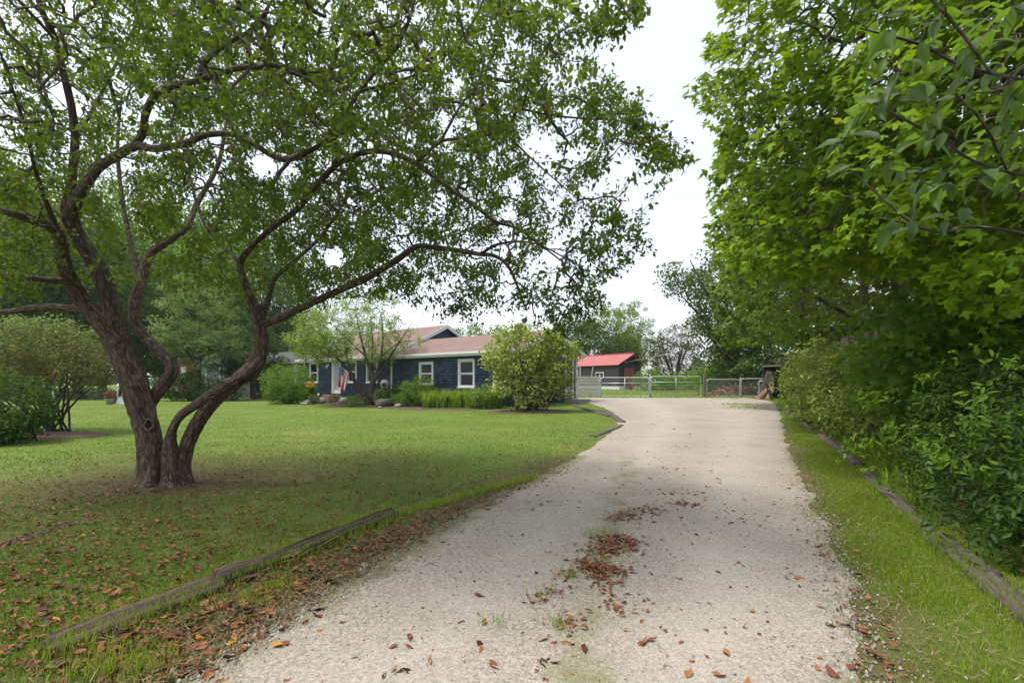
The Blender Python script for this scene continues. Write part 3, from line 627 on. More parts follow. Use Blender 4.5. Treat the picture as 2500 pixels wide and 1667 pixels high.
# windows
def window(x0, x1, z0, z1):
    tw = .11; yb, yf = .04, -.075
    b = MB(); b.box(x0, x1, yf, yb, z0, z0 + tw); b.box(x0, x1, yf - .004, yb, z1 - tw, z1); b.box(x0, x0 + tw, yf + .003, yb, z0 + tw, z1 - tw); b.box(x1 - tw, x1, yf + .003, yb, z0 + tw, z1 - tw)
    win = b.build('window', M['white'], house)
    b = MB(); b.box(x0 - .03, x1 + .03, yf - .05, yf - .005, z0 + .02, z0 + .055); b.build('sill', M['white'], win)
    zm = (z0 + z1) / 2
    for za, zb, yy in ((z0 + tw, zm - .0, .0), (zm + .0, z1 - tw, -.018)):
        b = MB(); sw_ = .045; xa, xb = x0 + tw, x1 - tw
        b.box(xa, xb, yy - .015, yy + .015, za, za + sw_); b.box(xa, xb, yy - .015, yy + .015, zb - sw_, zb); b.box(xa, xa + sw_, yy - .013, yy + .013, za + sw_, zb - sw_); b.box(xb - sw_, xb, yy - .013, yy + .013, za + sw_, zb - sw_)
        b.build('sash', M['white'], win)
        b = MB(); b.box(xa + sw_ * .8, xb - sw_ * .8, yy - .003, yy + .003, za + sw_ * .8, zb - sw_ * .8); b.build('pane', M['glass'], win)
for wn in WINS: window(*wn)
# storm door with screen, frame and kick panel
x0, x1, z0, z1 = DOOR
b = MB(); tw = .12
b.box(x0, x0 + tw, -.08, .04, z0, z1 - tw); b.box(x1 - tw, x1, -.08, .04, z0, z1 - tw); b.box(x0 - .02, x1 + .02, -.085, .04, z1 - tw, z1); fr = b.build('door', M['white'], house)
b = MB(); b.box(x0 + tw, x1 - tw, -.03, .01, z0, z0 + .22); b.box(x0 + tw, x0 + tw + .09, -.03, .01, z0 + .22, z1 - tw); b.box(x1 - tw - .09, x1 - tw, -.03, .01, z0 + .22, z1 - tw); b.box(x0 + tw + .09, x1 - tw - .09, -.03, .01, z1 - tw - .1, z1 - tw); b.build('storm_frame', M['white'], fr)
b = MB(); b.box(x0 + tw + .08, x1 - tw - .08, -.012, -.004, z0 + .2, z1 - tw - .09); b.build('screen', M['screen'], fr)
b = MB(); b.box(x1 - tw - .075, x1 - tw - .035, -.075, -.03, z0 + .95, z0 + 1.12); b.build('handle', M['dark_metal'], fr)
# lamp by the door
lx, lz = FP(803.5, 893)
b = MB(); b.box(lx - .06, lx + .06, -.03, .0, lz - .02, lz + .14); b.tube([(lx, -.03, lz + .1), (lx, -.12, lz + .12), (lx, -.16, lz + .05)], .018, 8); lamp = b.build('wall_lamp', M['white'], house)
b = MB(); b.tube([(lx, -.16, lz + .06), (lx, -.16, lz + .0), (lx, -.16, lz - .1), (lx, -.16, lz - .15)], [.03, .085, .095, .04], 12); b.build('lamp_globe', M['white'], lamp, True)
# back door in the end wall
b = MB()
ya, yb = 3.9, 4.75
b.box(LW_ + .02, LW_ + .09, ya, ya + .1, .45, 2.62); b.box(LW_ + .02, LW_ + .09, yb - .1, yb, .45, 2.62); b.box(LW_ + .02, LW_ + .093, ya, yb, 2.5, 2.62); b.box(LW_ + .02, LW_ + .07, ya + .1, yb - .1, .45, 1.3); b.box(LW_ + .02, LW_ + .07, ya + .1, yb - .1, 1.85, 1.93); bd = b.build('door', M['white'], house)
b = MB(); b.box(LW_ + .03, LW_ + .045, ya + .1, yb - .1, 1.3, 1.85); b.box(LW_ + .03, LW_ + .045, ya + .1, yb - .1, 1.93, 2.5); b.build('pane', M['glass'], bd)
b = MB()
for yy in (ya + .31, ya + .53): b.box(LW_ + .046, LW_ + .062, yy, yy + .025, 1.3, 2.5)
b.build('muntin', M['white'], bd)
b = MB(); b.box(LW_ + .1, LW_ + 1.0, ya - .2, yb + .2, .0, .44); b.build('door_step', M['concrete'], house)

def HW(X, Y, Z): return np.array([HL[0] + D0[0] * X + N0[0] * Y, HL[1] + D0[1] * X + N0[1] * Y, Z])
# ---- brick front steps
xs_ = (DOOR[0] + DOOR[1]) / 2 - .05
st_base = HW(xs_, -.05, 0)
steps = empty('front_steps', st_base, house.rotation_euler.z, 'low brick front steps leading up to the white screen door', 'steps')
brick_me = MB(); brick_me.box(-.1, .1, -.048, .048, -.03, .03, None, .006); bo = brick_me.build('brick', M['brick'], steps); brick_mesh = bo.data; bpy.data.objects.remove(bo)
for k, (dep, zt, hw) in enumerate(((1.5, .16, .95), (1.05, .32, .80), (.6, .48, .66))):
    b = MB(); b.box(-hw + .015, hw - .015, -dep + .015, 0 + .001 * k, zt - .17, zt - .052); b.build('step', M['mortar'], steps)
    b = MB(); b.box(-hw + .01, hw - .01, -dep + .01, -.0, zt - .0519, zt - .008); b.build('tread_bed', M['mortar'], steps)
    nb_ = int(2 * hw / .21)
    for i in range(nb_):                       # riser bricks and tread bricks, one row each
        for row in (0, 1):
            o = link('brick', brick_mesh, steps); o.location = (-hw + .105 + i * .21 + (.05 if row else 0) * (i < nb_ - 1), -dep + .035, zt - .125 + row * .064 + .0)
            o.rotation_euler = (0, 0, random.uniform(-.01, .01))
    for i in range(int(2 * hw / .105)):
        o = link('brick', brick_mesh, steps); o.location = (-hw + .053 + i * .105, -dep + .13, zt - .024); o.rotation_euler = (0, 0, math.pi / 2)
# ---- flag on an angled pole
ftl, ftr, fbl, fbr = P(829, 893, 28.6), P(853, 909.5, 29.3), P(822.5, 941, 28.5), P(839, 952, 29.1)
flag = empty('flag', P(853, 909.5, 29.6), 0, 'striped red white and blue flag hanging from an angled pole beside the door', 'flag')
b = MB(); wp = HW(FP(862, 916)[0], -.03, FP(862, 916)[1]); pe = ftl + (ftl - ftr) * .12
b.tube([wp, pe], .018, 8); hang(b.build('pole', M['white'], None, True), flag)
b = MB(); b.tube([pe + (pe - wp) * (q / np.linalg.norm(pe - wp)) for q in (0, .02, .05, .07)], [.02, .035, .03, .008], 10); hang(b.build('finial', M['fresh_wood'], None, True), flag)
nu, nv = 27, 36; U, Vv = np.meshgrid(np.linspace(0, 1, nu), np.linspace(0, 1, nv)); U3, V3 = U[..., None], Vv[..., None]
cl = (1 - V3) * ((1 - U3) * ftl + U3 * ftr) + V3 * ((1 - U3) * fbl + U3 * fbr)
wv = (.03 + .09 * Vv) * np.sin(U * 13 + Vv * 2.0) + .03 * np.sin(U * 27 + 3 * Vv) * Vv
cl[..., 1] += wv; cl[..., 0] += wv * .35; cl[..., 2] -= .05 * Vv * np.sin(U * 9)
ii, jj = np.meshgrid(np.arange(nv - 1), np.arange(nu - 1), indexing='ij')
ff = np.stack([ii * nu + jj, ii * nu + jj + 1, (ii + 1) * nu + jj + 1, (ii + 1) * nu + jj], -1).reshape(-1, 4)
fo = link('cloth', np_mesh('cloth', cl.reshape(-1, 3), ff, M['flag_cloth'], True, pattrs={'fuv': np.stack([U, Vv, 0 * U], -1).reshape(-1, 3)})); hang(fo, flag)

# ================================================================== BARN / SHED WITH RED ROOF
bc = np.array([10.2, 46.0]); bd_ = np.array([-.562, .827]); bn = np.array([.827, .562]); bz = .58
barn = empty('barn', (bc[0], bc[1], bz), math.atan2(bd_[1], bd_[0]), 'small black barn with red metal roof beyond the gates', 'barn')
# local: x along the long side (away), y = -bn direction -> use mirrored y
def bl(x, y, z): return (x, -y, z)
BL, BW, BE, BR = 9.0, 2.9, 2.46, 3.5
b = MB()
for k in range(14):                              # lapped boards on the long side
    z0 = .36 + k * .15; b.poly([bl(0, -.03, z0), bl(BL, -.03, z0), bl(BL, -.005, z0 + .15), bl(0, -.005, z0 + .15)], (0, .02, 0))
b.build('wall_board', M['barn_wall'], barn, kind='stuff')
b = MB(); b.box(0, BL, -BW, 0, .32, BE); b.build('wall', M['barn_wall'], barn)
b = MB(); b.poly([bl(0, 0, BE), bl(0, BW, BE), bl(0, BW / 2, BR - .05)], (.05, 0, 0)); b.build('gable_wall', M['barn_wall'], barn)
b = MB(); b.box(-.02, BL, -BW - .02, .02, -.25, .33); b.build('white_skirt', M['white'], barn)
for side in (0, 1):
    ye = -.18 if side == 0 else BW + .18; ze = BE - .12
    q = [bl(-.12, ye, ze), bl(-.85, BW / 2, BR), bl(BL + .2, BW / 2, BR), bl(BL + .2, ye, ze)]
    b = MB(); b.poly(q, (0, 0, .04)); rp = b.build('roof', M['metal_red'], barn)
    for k in range(40):
        f = (k + .5) / 40; x_e = -.12 + (BL + .32) * f; x_r = -.85 + (BL + 1.05) * f
        b = MB(); b.bar(bl(x_e, ye, ze + .052), bl(x_r, BW / 2, BR + .052), .035, .03); b.build('rib', M['metal_red'], rp)
    b = MB(); b.bar(bl(-.14, ye, ze - .02), bl(-.87, BW / 2, BR - .02), .03, .16); b.build('rake_board', M['shed_dark'], barn)
b = MB(); b.bar(bl(-.88, BW / 2, BR + .05), bl(BL + .22, BW / 2, BR + .05), .25, .03); b.build('ridge_cap', M['metal_red'], barn)
b = MB(); b.box(-.05, .0, -1.62, -.62, -.0, 2.05); dr = b.build('door', M['barn_red_dull'], barn)
b = MB(); b.box(-.09, -.002, -1.98, -1.63, -.0, 2.1); b.build('door_trim', M['barn_red'], dr)
b = MB(); b.box(-.07, -.002, -.6, -.52, 1.2, 2.12); b.box(-.07, -.002, -1.62, -.6, 2.06, 2.14); b.build('door_trim', M['shed_dark'], dr)
b = MB(); b.box(-.03, 0, -2.6, -2.45, .3, 1.3); b.build('latch_board', M['shed_dark'], barn)
b = MB(); x0 = 2.0; b.box(x0, x0 + 1.15, .03, .07, 1.62, 1.70); b.box(x0, x0 + .09, .03, .068, 1.12, 1.62); b.box(x0 + 1.06, x0 + 1.15, .03, .068, 1.12, 1.62); wi = b.build('window', M['white'], barn)
b = MB(); b.box(x0 + .09, x0 + 1.06, .025, .04, 1.12, 1.62); b.build('pane', M['glass'], wi)
b = MB(); b.tube([(3.4, .35, 1.3), (3.2, .32, 2.25)], .05, 8); b.build('brace', M['plank_wood'], barn)
b = MB(); b.bar((5.3, .12, .3), (5.3, .12, 2.35), .1, .1); b.build('post', M['plank_wood'], barn)
b = MB(); b.bar((6.0, .12, 2.0), (9.2, .12, 1.62), .05, .1); b.build('brace', M['plank_wood'], barn)
b = MB(); b.tube([(-.08, -.75, 2.62), (-.14, -.75, 2.6), (-.17, -.75, 2.52)], [.03, .05, .07], 10); b.build('lamp', M['white'], barn, True)
wl0 = Vector((bc[0], bc[1], bz)) + Vector((0, 0, 0))
b = MB(); b.tube([(-.1, -.8, 2.64), (-2.1, -2.2, 3.05), (-4.2, -3.6, 3.6)], .02, 6); b.build('power_cable', M['pipe'], barn)

# ================================================================== PLANK FENCE, GATES, CHAIN LINK
pf0, pf1 = GP(1409, 966), GP(1464, 964)
pf1 = np.array([pf1[0], pf0[1] + .2, pf0[2]]); pf1[0] = (1464 - CX) / FPX * pf1[1]
plf = empty('plank_fence', pf0, math.atan2(pf1[1] - pf0[1], pf1[0] - pf0[0]), 'weathered whitish horizontal plank fence between house corner and gate', 'fence')
Lf = float(np.hypot(*(pf1 - pf0)[:2]))
for k in range(7):
    zz = .02 + k * .185; sag = .01 * math.sin(k * 2.1)
    b = MB(); b.box(-.02, Lf, -.018, .018, zz, zz + .16); o = b.build('plank', M['plank_wood'], plf); o.rotation_euler = (0, sag * .4, 0); o.location.y = .004 * (k % 2)
for X in (-.06, Lf - .02):
    b = MB(); b.box(X, X + .1, .024, .12, -.2, 1.42); b.build('post', M['plank_wood'], plf)
b = MB(); b.box(-1.2, Lf + .1, -.35, -.2, -.05, .06); b.build('base_beam', M['plank_wood'], plf)

def rounded(w_, h_, r, z0=0.0, n=5):
    pts = []
    for cx_, cz_, a0 in ((r, r, 180), (w_ - r, r, 270), (w_ - r, h_ - r, 0), (r, h_ - r, 90)):
        for k in range(n + 1):
            a = math.radians(a0 + 90 * k / n); pts.append((cx_ + r * math.cos(a), 0, z0 + cz_ + r * math.sin(a)))
    pts.append(pts[0]); return pts
def chain_mesh(w_, z0, z1, cell=.075, rad=.0022):
    V, F = [], []; off = 0
    segs = []
    for k in range(int(-(z1 - z0) / cell) - 1, int(w_ / cell) + 1):
        for sg in (0, 1):
            xa = k * cell; xb = xa + (z1 - z0); za, zb = (z0, z1) if sg == 0 else (z1, z0)
            t0 = max(0, -xa / (xb - xa)); t1 = min(1, (w_ - xa) / (xb - xa))
            if t1 - t0 > .03: segs.append(((xa + t0 * (xb - xa), za + t0 * (zb - za)), (xa + t1 * (xb - xa), za + t1 * (zb - za)), sg))
    for (a, c, sg) in segs:
        v, f, _ = tube_np(np.array([(a[0], .004 * sg, a[1]), (c[0], .004 * sg, c[1])]), np.array([rad, rad]), 3, off); V.append(v); F.append(f); off += len(v)
    return np.vstack(V), np.vstack(F)
def gate(px0, px1, top0, top1, bot, D0_, D1_, label, mids=(), vert=(), mesh=True, rad=.024, wire=(), name='gate', cell=.11):
    a = np.array([(px0 - CX) / FPX * D0_, D0_]); c = np.array([(px1 - CX) / FPX * D1_, D1_]); z0 = CAM_H - (bot - HOR) / FPX * D0_
    z0 = max(z0, float(ground(a[0], a[1])) + .04)
    wd = float(np.hypot(*(c - a))); h = CAM_H - ((top0 + top1) / 2 - HOR) / FPX * (D0_ + D1_) / 2 - z0
    e = empty(name, (a[0], a[1], z0), math.atan2(c[1] - a[1], c[0] - a[0]), label, 'gate', 'galvanised metal gates across the end of the drive')
    b = MB(); b.tube(rounded(wd, h, .12), rad, 8, False); b.build('frame', M['galv'], e, True)
    for f in mids: b = MB(); b.tube([(.01, 0, h * f), (wd - .01, 0, h * f)], rad * .85, 8); b.build('rail', M['galv'], e, True)
    for f in vert: b = MB(); b.tube([(wd * f, 0, .0), (wd * f, 0, h)], rad * .85, 8); b.build('upright', M['galv'], e, True)
    for f in wire: b = MB(); b.tube([(.01, 0, h * f), (wd - .01, 0, h * f)], .008, 6); b.build('wire', M['galv'], e)
    if mesh:
        v, f = chain_mesh(wd - .03, .02, h - .02, cell); v[:, 0] += .015; o = link('chain_link', np_mesh('chain_link', v, f, M['galv']), e, 'stuff')
    for zz in (.2 * h, .8 * h): b = MB(); b.tube([(-.05, 0, zz - .04), (-.05, 0, zz + .04)], .035, 8); b.build('hinge', M['galv'], e)
    return e
gate(1467, 1584.5, 921, 922, 971, 30.2, 29.8, 'leftmost galvanised gate with one middle rail, next to the plank fence', (.70,), (.5,), True)
gate(1589.5, 1711, 919, 919, 970, 29.8, 30.0, 'wide tube gate with several horizontal rails, left of the wooden gate post', (.72,), (.5,), False, .024, (.56, .44, .15, .3))
gate(1726, 1806.5, 925.5, 926.5, 967.5, 30.2, 30.2, 'chain link gate just right of the wooden gate post', (), (), True)
gate(1810, 1886, 926, 922, 968, 30.2, 29.6, 'rightmost tall chain link panel in front of leaning boards', (), (), True)
gate(1853, 1905, 929.5, 929.5, 966, 29.3, 28.9, 'small low chain link gate overlapping the rightmost panel', (), (), True)
def post(px, top, bot, D_, wdt, material, label, round_=True, cat='post'):
    p0 = P(px, bot, D_); z0 = float(ground(p0[0], D_)) - .1; z1 = CAM_H - (top - HOR) / FPX * D_
    e = empty('gate_post', (p0[0], D_, z0), 0, label, cat)
    b = MB()
    if round_: b.tube([(0, 0, 0), (0, 0, z1 - z0 - .02), (0, 0, z1 - z0)], [wdt, wdt, wdt * .7], 12); b.build('shaft', material, e, True)
    else: b.box(-wdt, wdt, -wdt, wdt, 0, z1 - z0, None, .01); b.build('shaft', material, e)
    if round_:
        b = MB(); b.tube([(0, 0, z1 - z0 - .01), (0, 0, z1 - z0 + .03), (0, 0, z1 - z0 + .06)], [wdt * 1.25, wdt * 1.2, wdt * .4], 12); b.build('cap', material, e, True)
    return e
post(1587, 917, 972, 30.0, .038, M['galv'], 'round galvanised post between the two left gates')
post(1720.5, 913, 969, 30.1, .06, M['old_wood'], 'square weathered wooden gate post overgrown with vine', False)
post(1808, 924, 968, 30.2, .035, M['galv'], 'thin round galvanised post between the two chain link panels')
post(1464.5, 918, 970, 30.3, .05, M['plank_wood'], 'square pale post at the end of the plank fence', False)
# ================================================================== OLD PICKET FENCE AND LEAN-TO ON THE RIGHT
f0, f1 = np.array([9.5, 11.8]), np.array([14.4, 22.9]); fdir = (f1 - f0) / np.hypot(*(f1 - f0)); FL = float(np.hypot(*(f1 - f0)))
pick = empty('picket_fence', (f0[0], f0[1], 0), math.atan2(fdir[1], fdir[0]), 'tall weathered grey picket fence showing above the bushes on the right', 'fence')
pm = []
for k in range(4):
    rg = np.random.default_rng(50 + k); b = MB(); h = 3.0
    b.poly([(-.042, 0, -.1), (.042, 0, -.1), (.043, 0, h - .12), (.012 + .01 * k, 0, h), (-.016, 0, h - .01), (-.042, 0, h - .14)], (0, .018, 0)); o = b.build('picket', M['old_wood'], pick); pm.append(o.data); bpy.data.objects.remove(o)
for k in range(int(FL / .105)):
    if k in (40, 41, 67, 80): continue
    o = link('picket', pm[k % 4], pick); o.location = (k * .105, 0, random.uniform(-.16, .05) + .0); o.rotation_euler = (random.uniform(-.02, .02), random.uniform(-.03, .03), 0)
for z in (.5, 2.3):
    b = MB(); b.box(-.1, FL, .02, .06, z, z + .09); b.build('rail', M['old_wood'], pick)
for k in range(5):
    b = MB(); b.tube([(.3 + k * FL / 4.3, .12, -.2), (.3 + k * FL / 4.3, .12, 2.6)], .06, 8); b.build('post', M['old_wood'], pick, True)
# lean-to: weathered shed frame with dark openings behind the chain link
sb = P(1905, 966, 27.5); sb[2] = float(ground(sb[0], sb[1])) - .05
leanto = empty('lean_to', sb, math.radians(12), 'tumbledown grey lean-to with dark openings behind the variegated bushes', 'shed')
b = MB(); b.box(-.1, 2.6, 1.2, 1.25, 0, 2.0); b.build('back_wall', M['shed_dark'], leanto)
b = MB(); b.box(-.1, 2.6, -.2, 1.3, 1.95, 2.03); b.build('roof', M['old_wood'], leanto)
for X in (.0, .75, 1.5, 2.4):
    b = MB(); b.bar((X, -.05, 0), (X + .04, -.05, 1.95), .09, .09); b.build('post', M['old_wood'], leanto)
b = MB(); b.bar((-.1, -.08, 1.6), (2.6, -.08, 1.56), .05, .16); b.build('beam', M['old_wood'], leanto)
for k in range(9):
    b = MB(); b.box(1.5 + k * .12, 1.6 + k * .12, -.13, -.11, .1 + .05 * (k % 3), 2.5 - .08 * (k % 2)); b.build('board', M['old_wood'], leanto)
for k in range(6):
    b = MB(); b.box(-.1 + k * .12, .0 + k * .12, -.12, -.10, 1.7, 2.5 - .1 * (k % 2)); b.build('board', M['old_wood'], leanto)
rg = np.random.default_rng(31); vp = ellipsoid(1500, (0, 0, 0), (1, 1, 1), rg); vp = np.vstack([vp[:900] * np.array([1.3, .5, .35]) + np.array([1.2, .2, 2.15]), vp[900:] * np.array([.28, .3, 1.0]) + np.array([.15, -.3, 1.1])])
plant_from_pos('vine', leanto, vp, np.tile([-.3, -.6, .7], (len(vp), 1)), OVAL, .13, .1, M['bright_leaf'], rg)
# boards leaning against the lean-to
for k, (a, c, lab, mt) in enumerate((((1862, 958, 28.0), (1884, 906, 28.2), 'wide grey board leaning steeply against the lean-to', 'old_wood'), ((1846, 966, 27.6), (1888, 935, 28.0), 'pale fresh board leaning low against the lean-to', 'fresh_wood'), ((1872, 966, 27.4), (1889, 945, 27.9), 'short reddish board leaning under the pale one', 'fresh_wood'), ((1886, 964, 27.2), (1871, 936, 27.6), 'dark charred post leaning the other way before the boards', 'shed_dark'))):
    pa, pc = P(*a), P(*c); pa[2] = float(ground(pa[0], pa[1])) + .02
    e = empty('leaning_board', pa, 0, lab, 'board'); b = MB(); wdt = .42 if k == 0 else .16
    if k == 0:
        d = pc - pa
        for q in range(3):
            o_ = np.array([.2 * q - .2, 0, 0]); b = MB(); b.bar(o_, d + o_, .19, .03, (0, -1, .3)); b.build('plank', M[mt], e)
    else: b.bar((0, 0, 0), pc - pa, wdt, .05, (0, -1, .2)); b.build('plank', M[mt], e)
# brush pile behind the gate
bp = P(1795, 962, 32); bp[2] = float(ground(bp[0], bp[1])); brush = empty('brush_pile', bp, 0, 'low pile of brown branches and dead leaves behind the chain link gate', 'brush pile')
b = MB(); rg = np.random.default_rng(3)
for k in range(130):
    c = np.array([rg.normal(0, 1.1), rg.normal(0, .5), 0]); c[2] = rg.uniform(.03, .06 + .6 * math.exp(-(c[0] / 1.4) ** 2)); d = unit(rg.normal(0, 1, 3) * np.array([1, .7, .35])) * rg.uniform(.2, .6)
    b.tube([c - d, c + rg.normal(0, .04, 3), c + d], [.018, .015, .006], 5)
b.build('branch', M['fresh_wood'], brush, True, 'stuff')
n = 2600; pos = np.column_stack([rg.normal(0, 1.2, n), rg.normal(0, .5, n), rg.uniform(0, 1, n)]); pos[:, 2] = np.abs(pos[:, 2]) * .6 * np.exp(-(pos[:, 0] / 1.5) ** 2)
plant_from_pos('dead_leaf', brush, pos, np.tile([0, 0, 1.], (n, 1)), DIAM, .12, .07, M['fallen_leaf'], rg)

# ================================================================== TIMBERS
def timber(a, c, w_, h_, label, m='timber', sink=.4, seed=0, jag=.012):
    a, c = np.asarray(a, float), np.asarray(c, float); L = float(np.hypot(*(c - a)[:2])); rg = np.random.default_rng(seed)
    ns, nc = max(6, int(L / .05)), 20; s = np.linspace(0, L, ns); ang = np.arange(nc) / nc * 2 * np.pi
    ca, sa = np.cos(ang), np.sin(ang); k = 1 / np.maximum(np.abs(ca), np.abs(sa)); k = np.minimum(k, 1.22)
    Y = (w_ / 2) * ca * k; Z = (h_ / 2) * sa * k
    V = np.zeros((ns, nc, 3)); V[..., 0] = s[:, None]
    crack = jag * 2.2 * (vnoise(ang[None] * 3.1 + 7, s[:, None] * .6 + seed * 3) - .5) + jag * (vnoise(ang[None] * 9 + 7, s[:, None] * 2.5 + seed) - .5)
    ca2 = 1 + crack / (w_ / 2) * 1.6; V[..., 1] = Y[None] * ca2 + .012 * np.sin(s * 1.7 + seed)[:, None]; V[..., 2] = Z[None] * ca2 + h_ * (.5 - sink)
    V[0] *= .0; V[0, :, 2] += h_ * (.5 - sink); V[-1, :, 1:] *= .02; V[-1, :, 2] += h_ * (.5 - sink); V[1, :, 0] = .01; V[-2, :, 0] = L - .01
    V[1, :, 0] += rg.uniform(-.02, .04, nc); V[-2, :, 0] += rg.uniform(-.04, .02, nc)
    V[..., 2] *= (1 - jag * 9 * np.clip(vnoise(s * 2.1 + seed * 7, s * 0 + seed) - .35, 0, 1))[:, None]
    zs = ground(a[0] + (c - a)[0] * s / L, a[1] + (c - a)[1] * s / L); V[..., 2] += zs[:, None] - a[2]
    ii, jj = np.meshgrid(np.arange(ns - 1), np.arange(nc), indexing='ij'); jn = (jj + 1) % nc
    f = np.stack([ii * nc + jj, ii * nc + jn, (ii + 1) * nc + jn, (ii + 1) * nc + jj], -1).reshape(-1, 4)[:, ::-1]
    o = link('landscape_timber', np_mesh('landscape_timber', V.reshape(-1, 3), f, M[m], False)); o.location = a; o.rotation_euler = (0, 0, math.atan2(c[1] - a[1], c[0] - a[0]))
    return tag(o, label, 'timber', 'old timbers edging the drive')
timber(GD(100, 1500), GD(520, 1345), .115, .12, 'split dark landscape timber nearest the camera along the lawn', 'timber', .38, 1, .024)
timber(GD(505, 1352), GD(905, 1183), .105, .11, 'rotten brown landscape timber on the lawn edge, farther along from the nearest', 'timber', .42, 2, .03)
rg = np.random.default_rng(77); b = MB(); ta, tb_ = GD(505, 1352), GD(905, 1183)
for k in range(22):
    f_ = rg.uniform(.05, .55); q = ta + (tb_ - ta) * f_ + np.array([.05 + rg.normal(0, .02), -.05 + rg.normal(0, .02), rg.uniform(.01, .06)]); d_ = unit(tb_ - ta + rg.normal(0, .18, 3)) * rg.uniform(.04, .16); b.bar(q - d_, q + d_, rg.uniform(.008, .022), .006)
M['rot_wood'] = flat_mat('rot_wood', (.22, .125, .075), .85, .4, 30)
sp_ = b.build('splinter', M['rot_wood'], None); tt_ = bpy.data.objects['landscape_timber.001']; sp_.parent = tt_; sp_.matrix_parent_inverse = (Matrix.Translation(tt_.location) @ Matrix.Rotation(tt_.rotation_euler.z, 4, 'Z')).inverted(); sp_['kind'] = 'stuff'
timber(GD(0, 1256), GD(225, 1182), .09, .05, 'thin half buried timber in the lawn left of the tree', 'timber', .95, 3)
timber(GD(1320, 933), GD(1402, 957), .2, .2, 'grey timber at the far bend of the drive, left piece', 'timber_grey', .66, 4)
timber(GD(1398, 950), GD(1432, 971), .2, .16, 'short pale timber at the sharp bend of the drive', 'timber_grey', .66, 5)
timber(GD(1428, 977), GD(1362, 1003), .18, .14, 'pale half buried timber just before the bend of the drive', 'timber_grey', .72, 6)
timber(GD(1800, 943), GD(1885, 998), .2, .16, 'farthest grey timber beside the right grass verge', 'timber_grey', .55, 7)
timber(GD(1882, 996), GD(1975, 1072), .2, .15, 'cracked grey timber in the middle of the right verge', 'timber_grey', .55, 8)
timber(GD(1990, 1085), GD(2085, 1180), .16, .12, 'timber mostly hidden under weeds on the right verge', 'timber_grey', .7, 10)
timber(GD(2095, 1192), GD(2270, 1330), .17, .13, 'grey timber at the foot of the leafy bush on the right', 'timber_grey', .58, 9, .016)
timber(GD(2262, 1322), GD(2440, 1490), .18, .14, 'nearest grey timber at the right edge of the picture', 'timber_grey', .58, 11, .016)

# ================================================================== ROCKS AND SMALL THINGS BY THE HOUSE
def rock(p, size, label, m='granite', seed=0, flat=.7, rz=0, tilt=0):
    rg = np.random.default_rng(seed); nu_, nv_ = 18, 11; th = np.linspace(0, 2 * np.pi, nu_, endpoint=False); ph = np.linspace(.001, np.pi - .001, nv_)
    T, Ph = np.meshgrid(th, ph); d = np.stack([np.cos(T) * np.sin(Ph), np.sin(T) * np.sin(Ph), np.cos(Ph)], -1)
    r = np.ones(T.shape)
    for k in range(20):
        nrm = unit(rg.normal(0, 1, 3)); off = rg.uniform(.6, .92); q = d @ nrm; r = np.minimum(r, np.where(q > .05, off / np.maximum(q, .05), 9))
    r = r * (1 + .03 * rg.normal(0, 1, T.shape)); v = d * r[..., None] * np.array([size[0], size[1], size[2]])
    ii, jj = np.meshgrid(np.arange(nv_ - 1), np.arange(nu_), indexing='ij'); jn = (jj + 1) % nu_
    f = np.stack([ii * nu_ + jj, (ii + 1) * nu_ + jj, (ii + 1) * nu_ + jn, ii * nu_ + jn], -1).reshape(-1, 4)
    o = link('boulder', np_mesh('boulder', v.reshape(-1, 3), f, M[m], True)); o.location = (p[0], p[1], float(ground(p[0], p[1])) + size[2] * flat); o.rotation_euler = (tilt, tilt * .5, rz)
    return tag(o, label, 'boulder', 'garden boulders along the house')
def z3(x, y): return 680 + x / 7.84, 840 + y / 7.84
def rz3(x, y, D_): q = z3(x, y); p = P(q[0], q[1], D_); return p
rock(rz3(840, 1010, 29.6), (.22, .2, .26), 'pale rounded boulder on the left side of the brick steps', 'granite', 1)
rock(rz3(1260, 1080, 28.6), (.36, .3, .3), 'pale rounded boulder right of the brick steps below the flag', 'granite', 2)
rock(rz3(1400, 1040, 28.2), (.12, .2, .38), 'narrow slab of grey rock tilted beside the pale boulder', 'granite_dark', 3, .6, .3, .6)
rock(rz3(2010, 1090, 25.6), (.62, .3, .33), 'largest dark grey boulder behind the feathery tree trunk', 'granite_dark', 4, .75)
rock(rz3(1890, 1000, 26.6), (.3, .3, .5), 'upright grey boulder just left of the largest one', 'granite_dark', 5, .75)
rock(rz3(2290, 1160, 25.0), (.24, .2, .17), 'small angular grey boulder between the big boulder and the fern shrub', 'granite', 6)
rock(rz3(1935, 1195, 25.0), (.16, .12, .06), 'tiny flat white stone at the foot of the feathery tree', 'granite', 7)
rock(rz3(500, 1130, 28.6), (.3, .2, .08), 'flat pale stone at the right foot of the round green shrub', 'granite', 8)
rock(rz3(545, 1080, 29.0), (.2, .16, .16), 'small grey stone under the yellow flowers', 'granite', 9)
# birdhouse of grey stone shape on a stump
p = rz3(2040, 880, 26.8); p[2] = .0; bh = empty('birdhouse', p, 0, 'small grey domed birdhouse standing by the corner of the wing', 'birdhouse')
zt = CAM_H - (z3(0, 770)[1] - HOR) / FPX * 26.8
b = MB(); b.tube([(0, 0, 0), (0, 0, zt - .18)], .06, 8); b.build('post', M['old_wood'], bh)
b = MB(); b.box(-.19, .19, -.15, .15, zt - .2, zt + .12); b.build('box', M['concrete'], bh)
b = MB(); b.tube([(0, -.2, zt + .05), (0, .2, zt + .05)], .22, 20); b.build('roof', M['concrete'], bh, True)
b = MB(); b.tube([(0, -.21, zt - .02), (0, -.155, zt - .02)], .11, 14); b.build('opening', M['shed_dark'], bh)
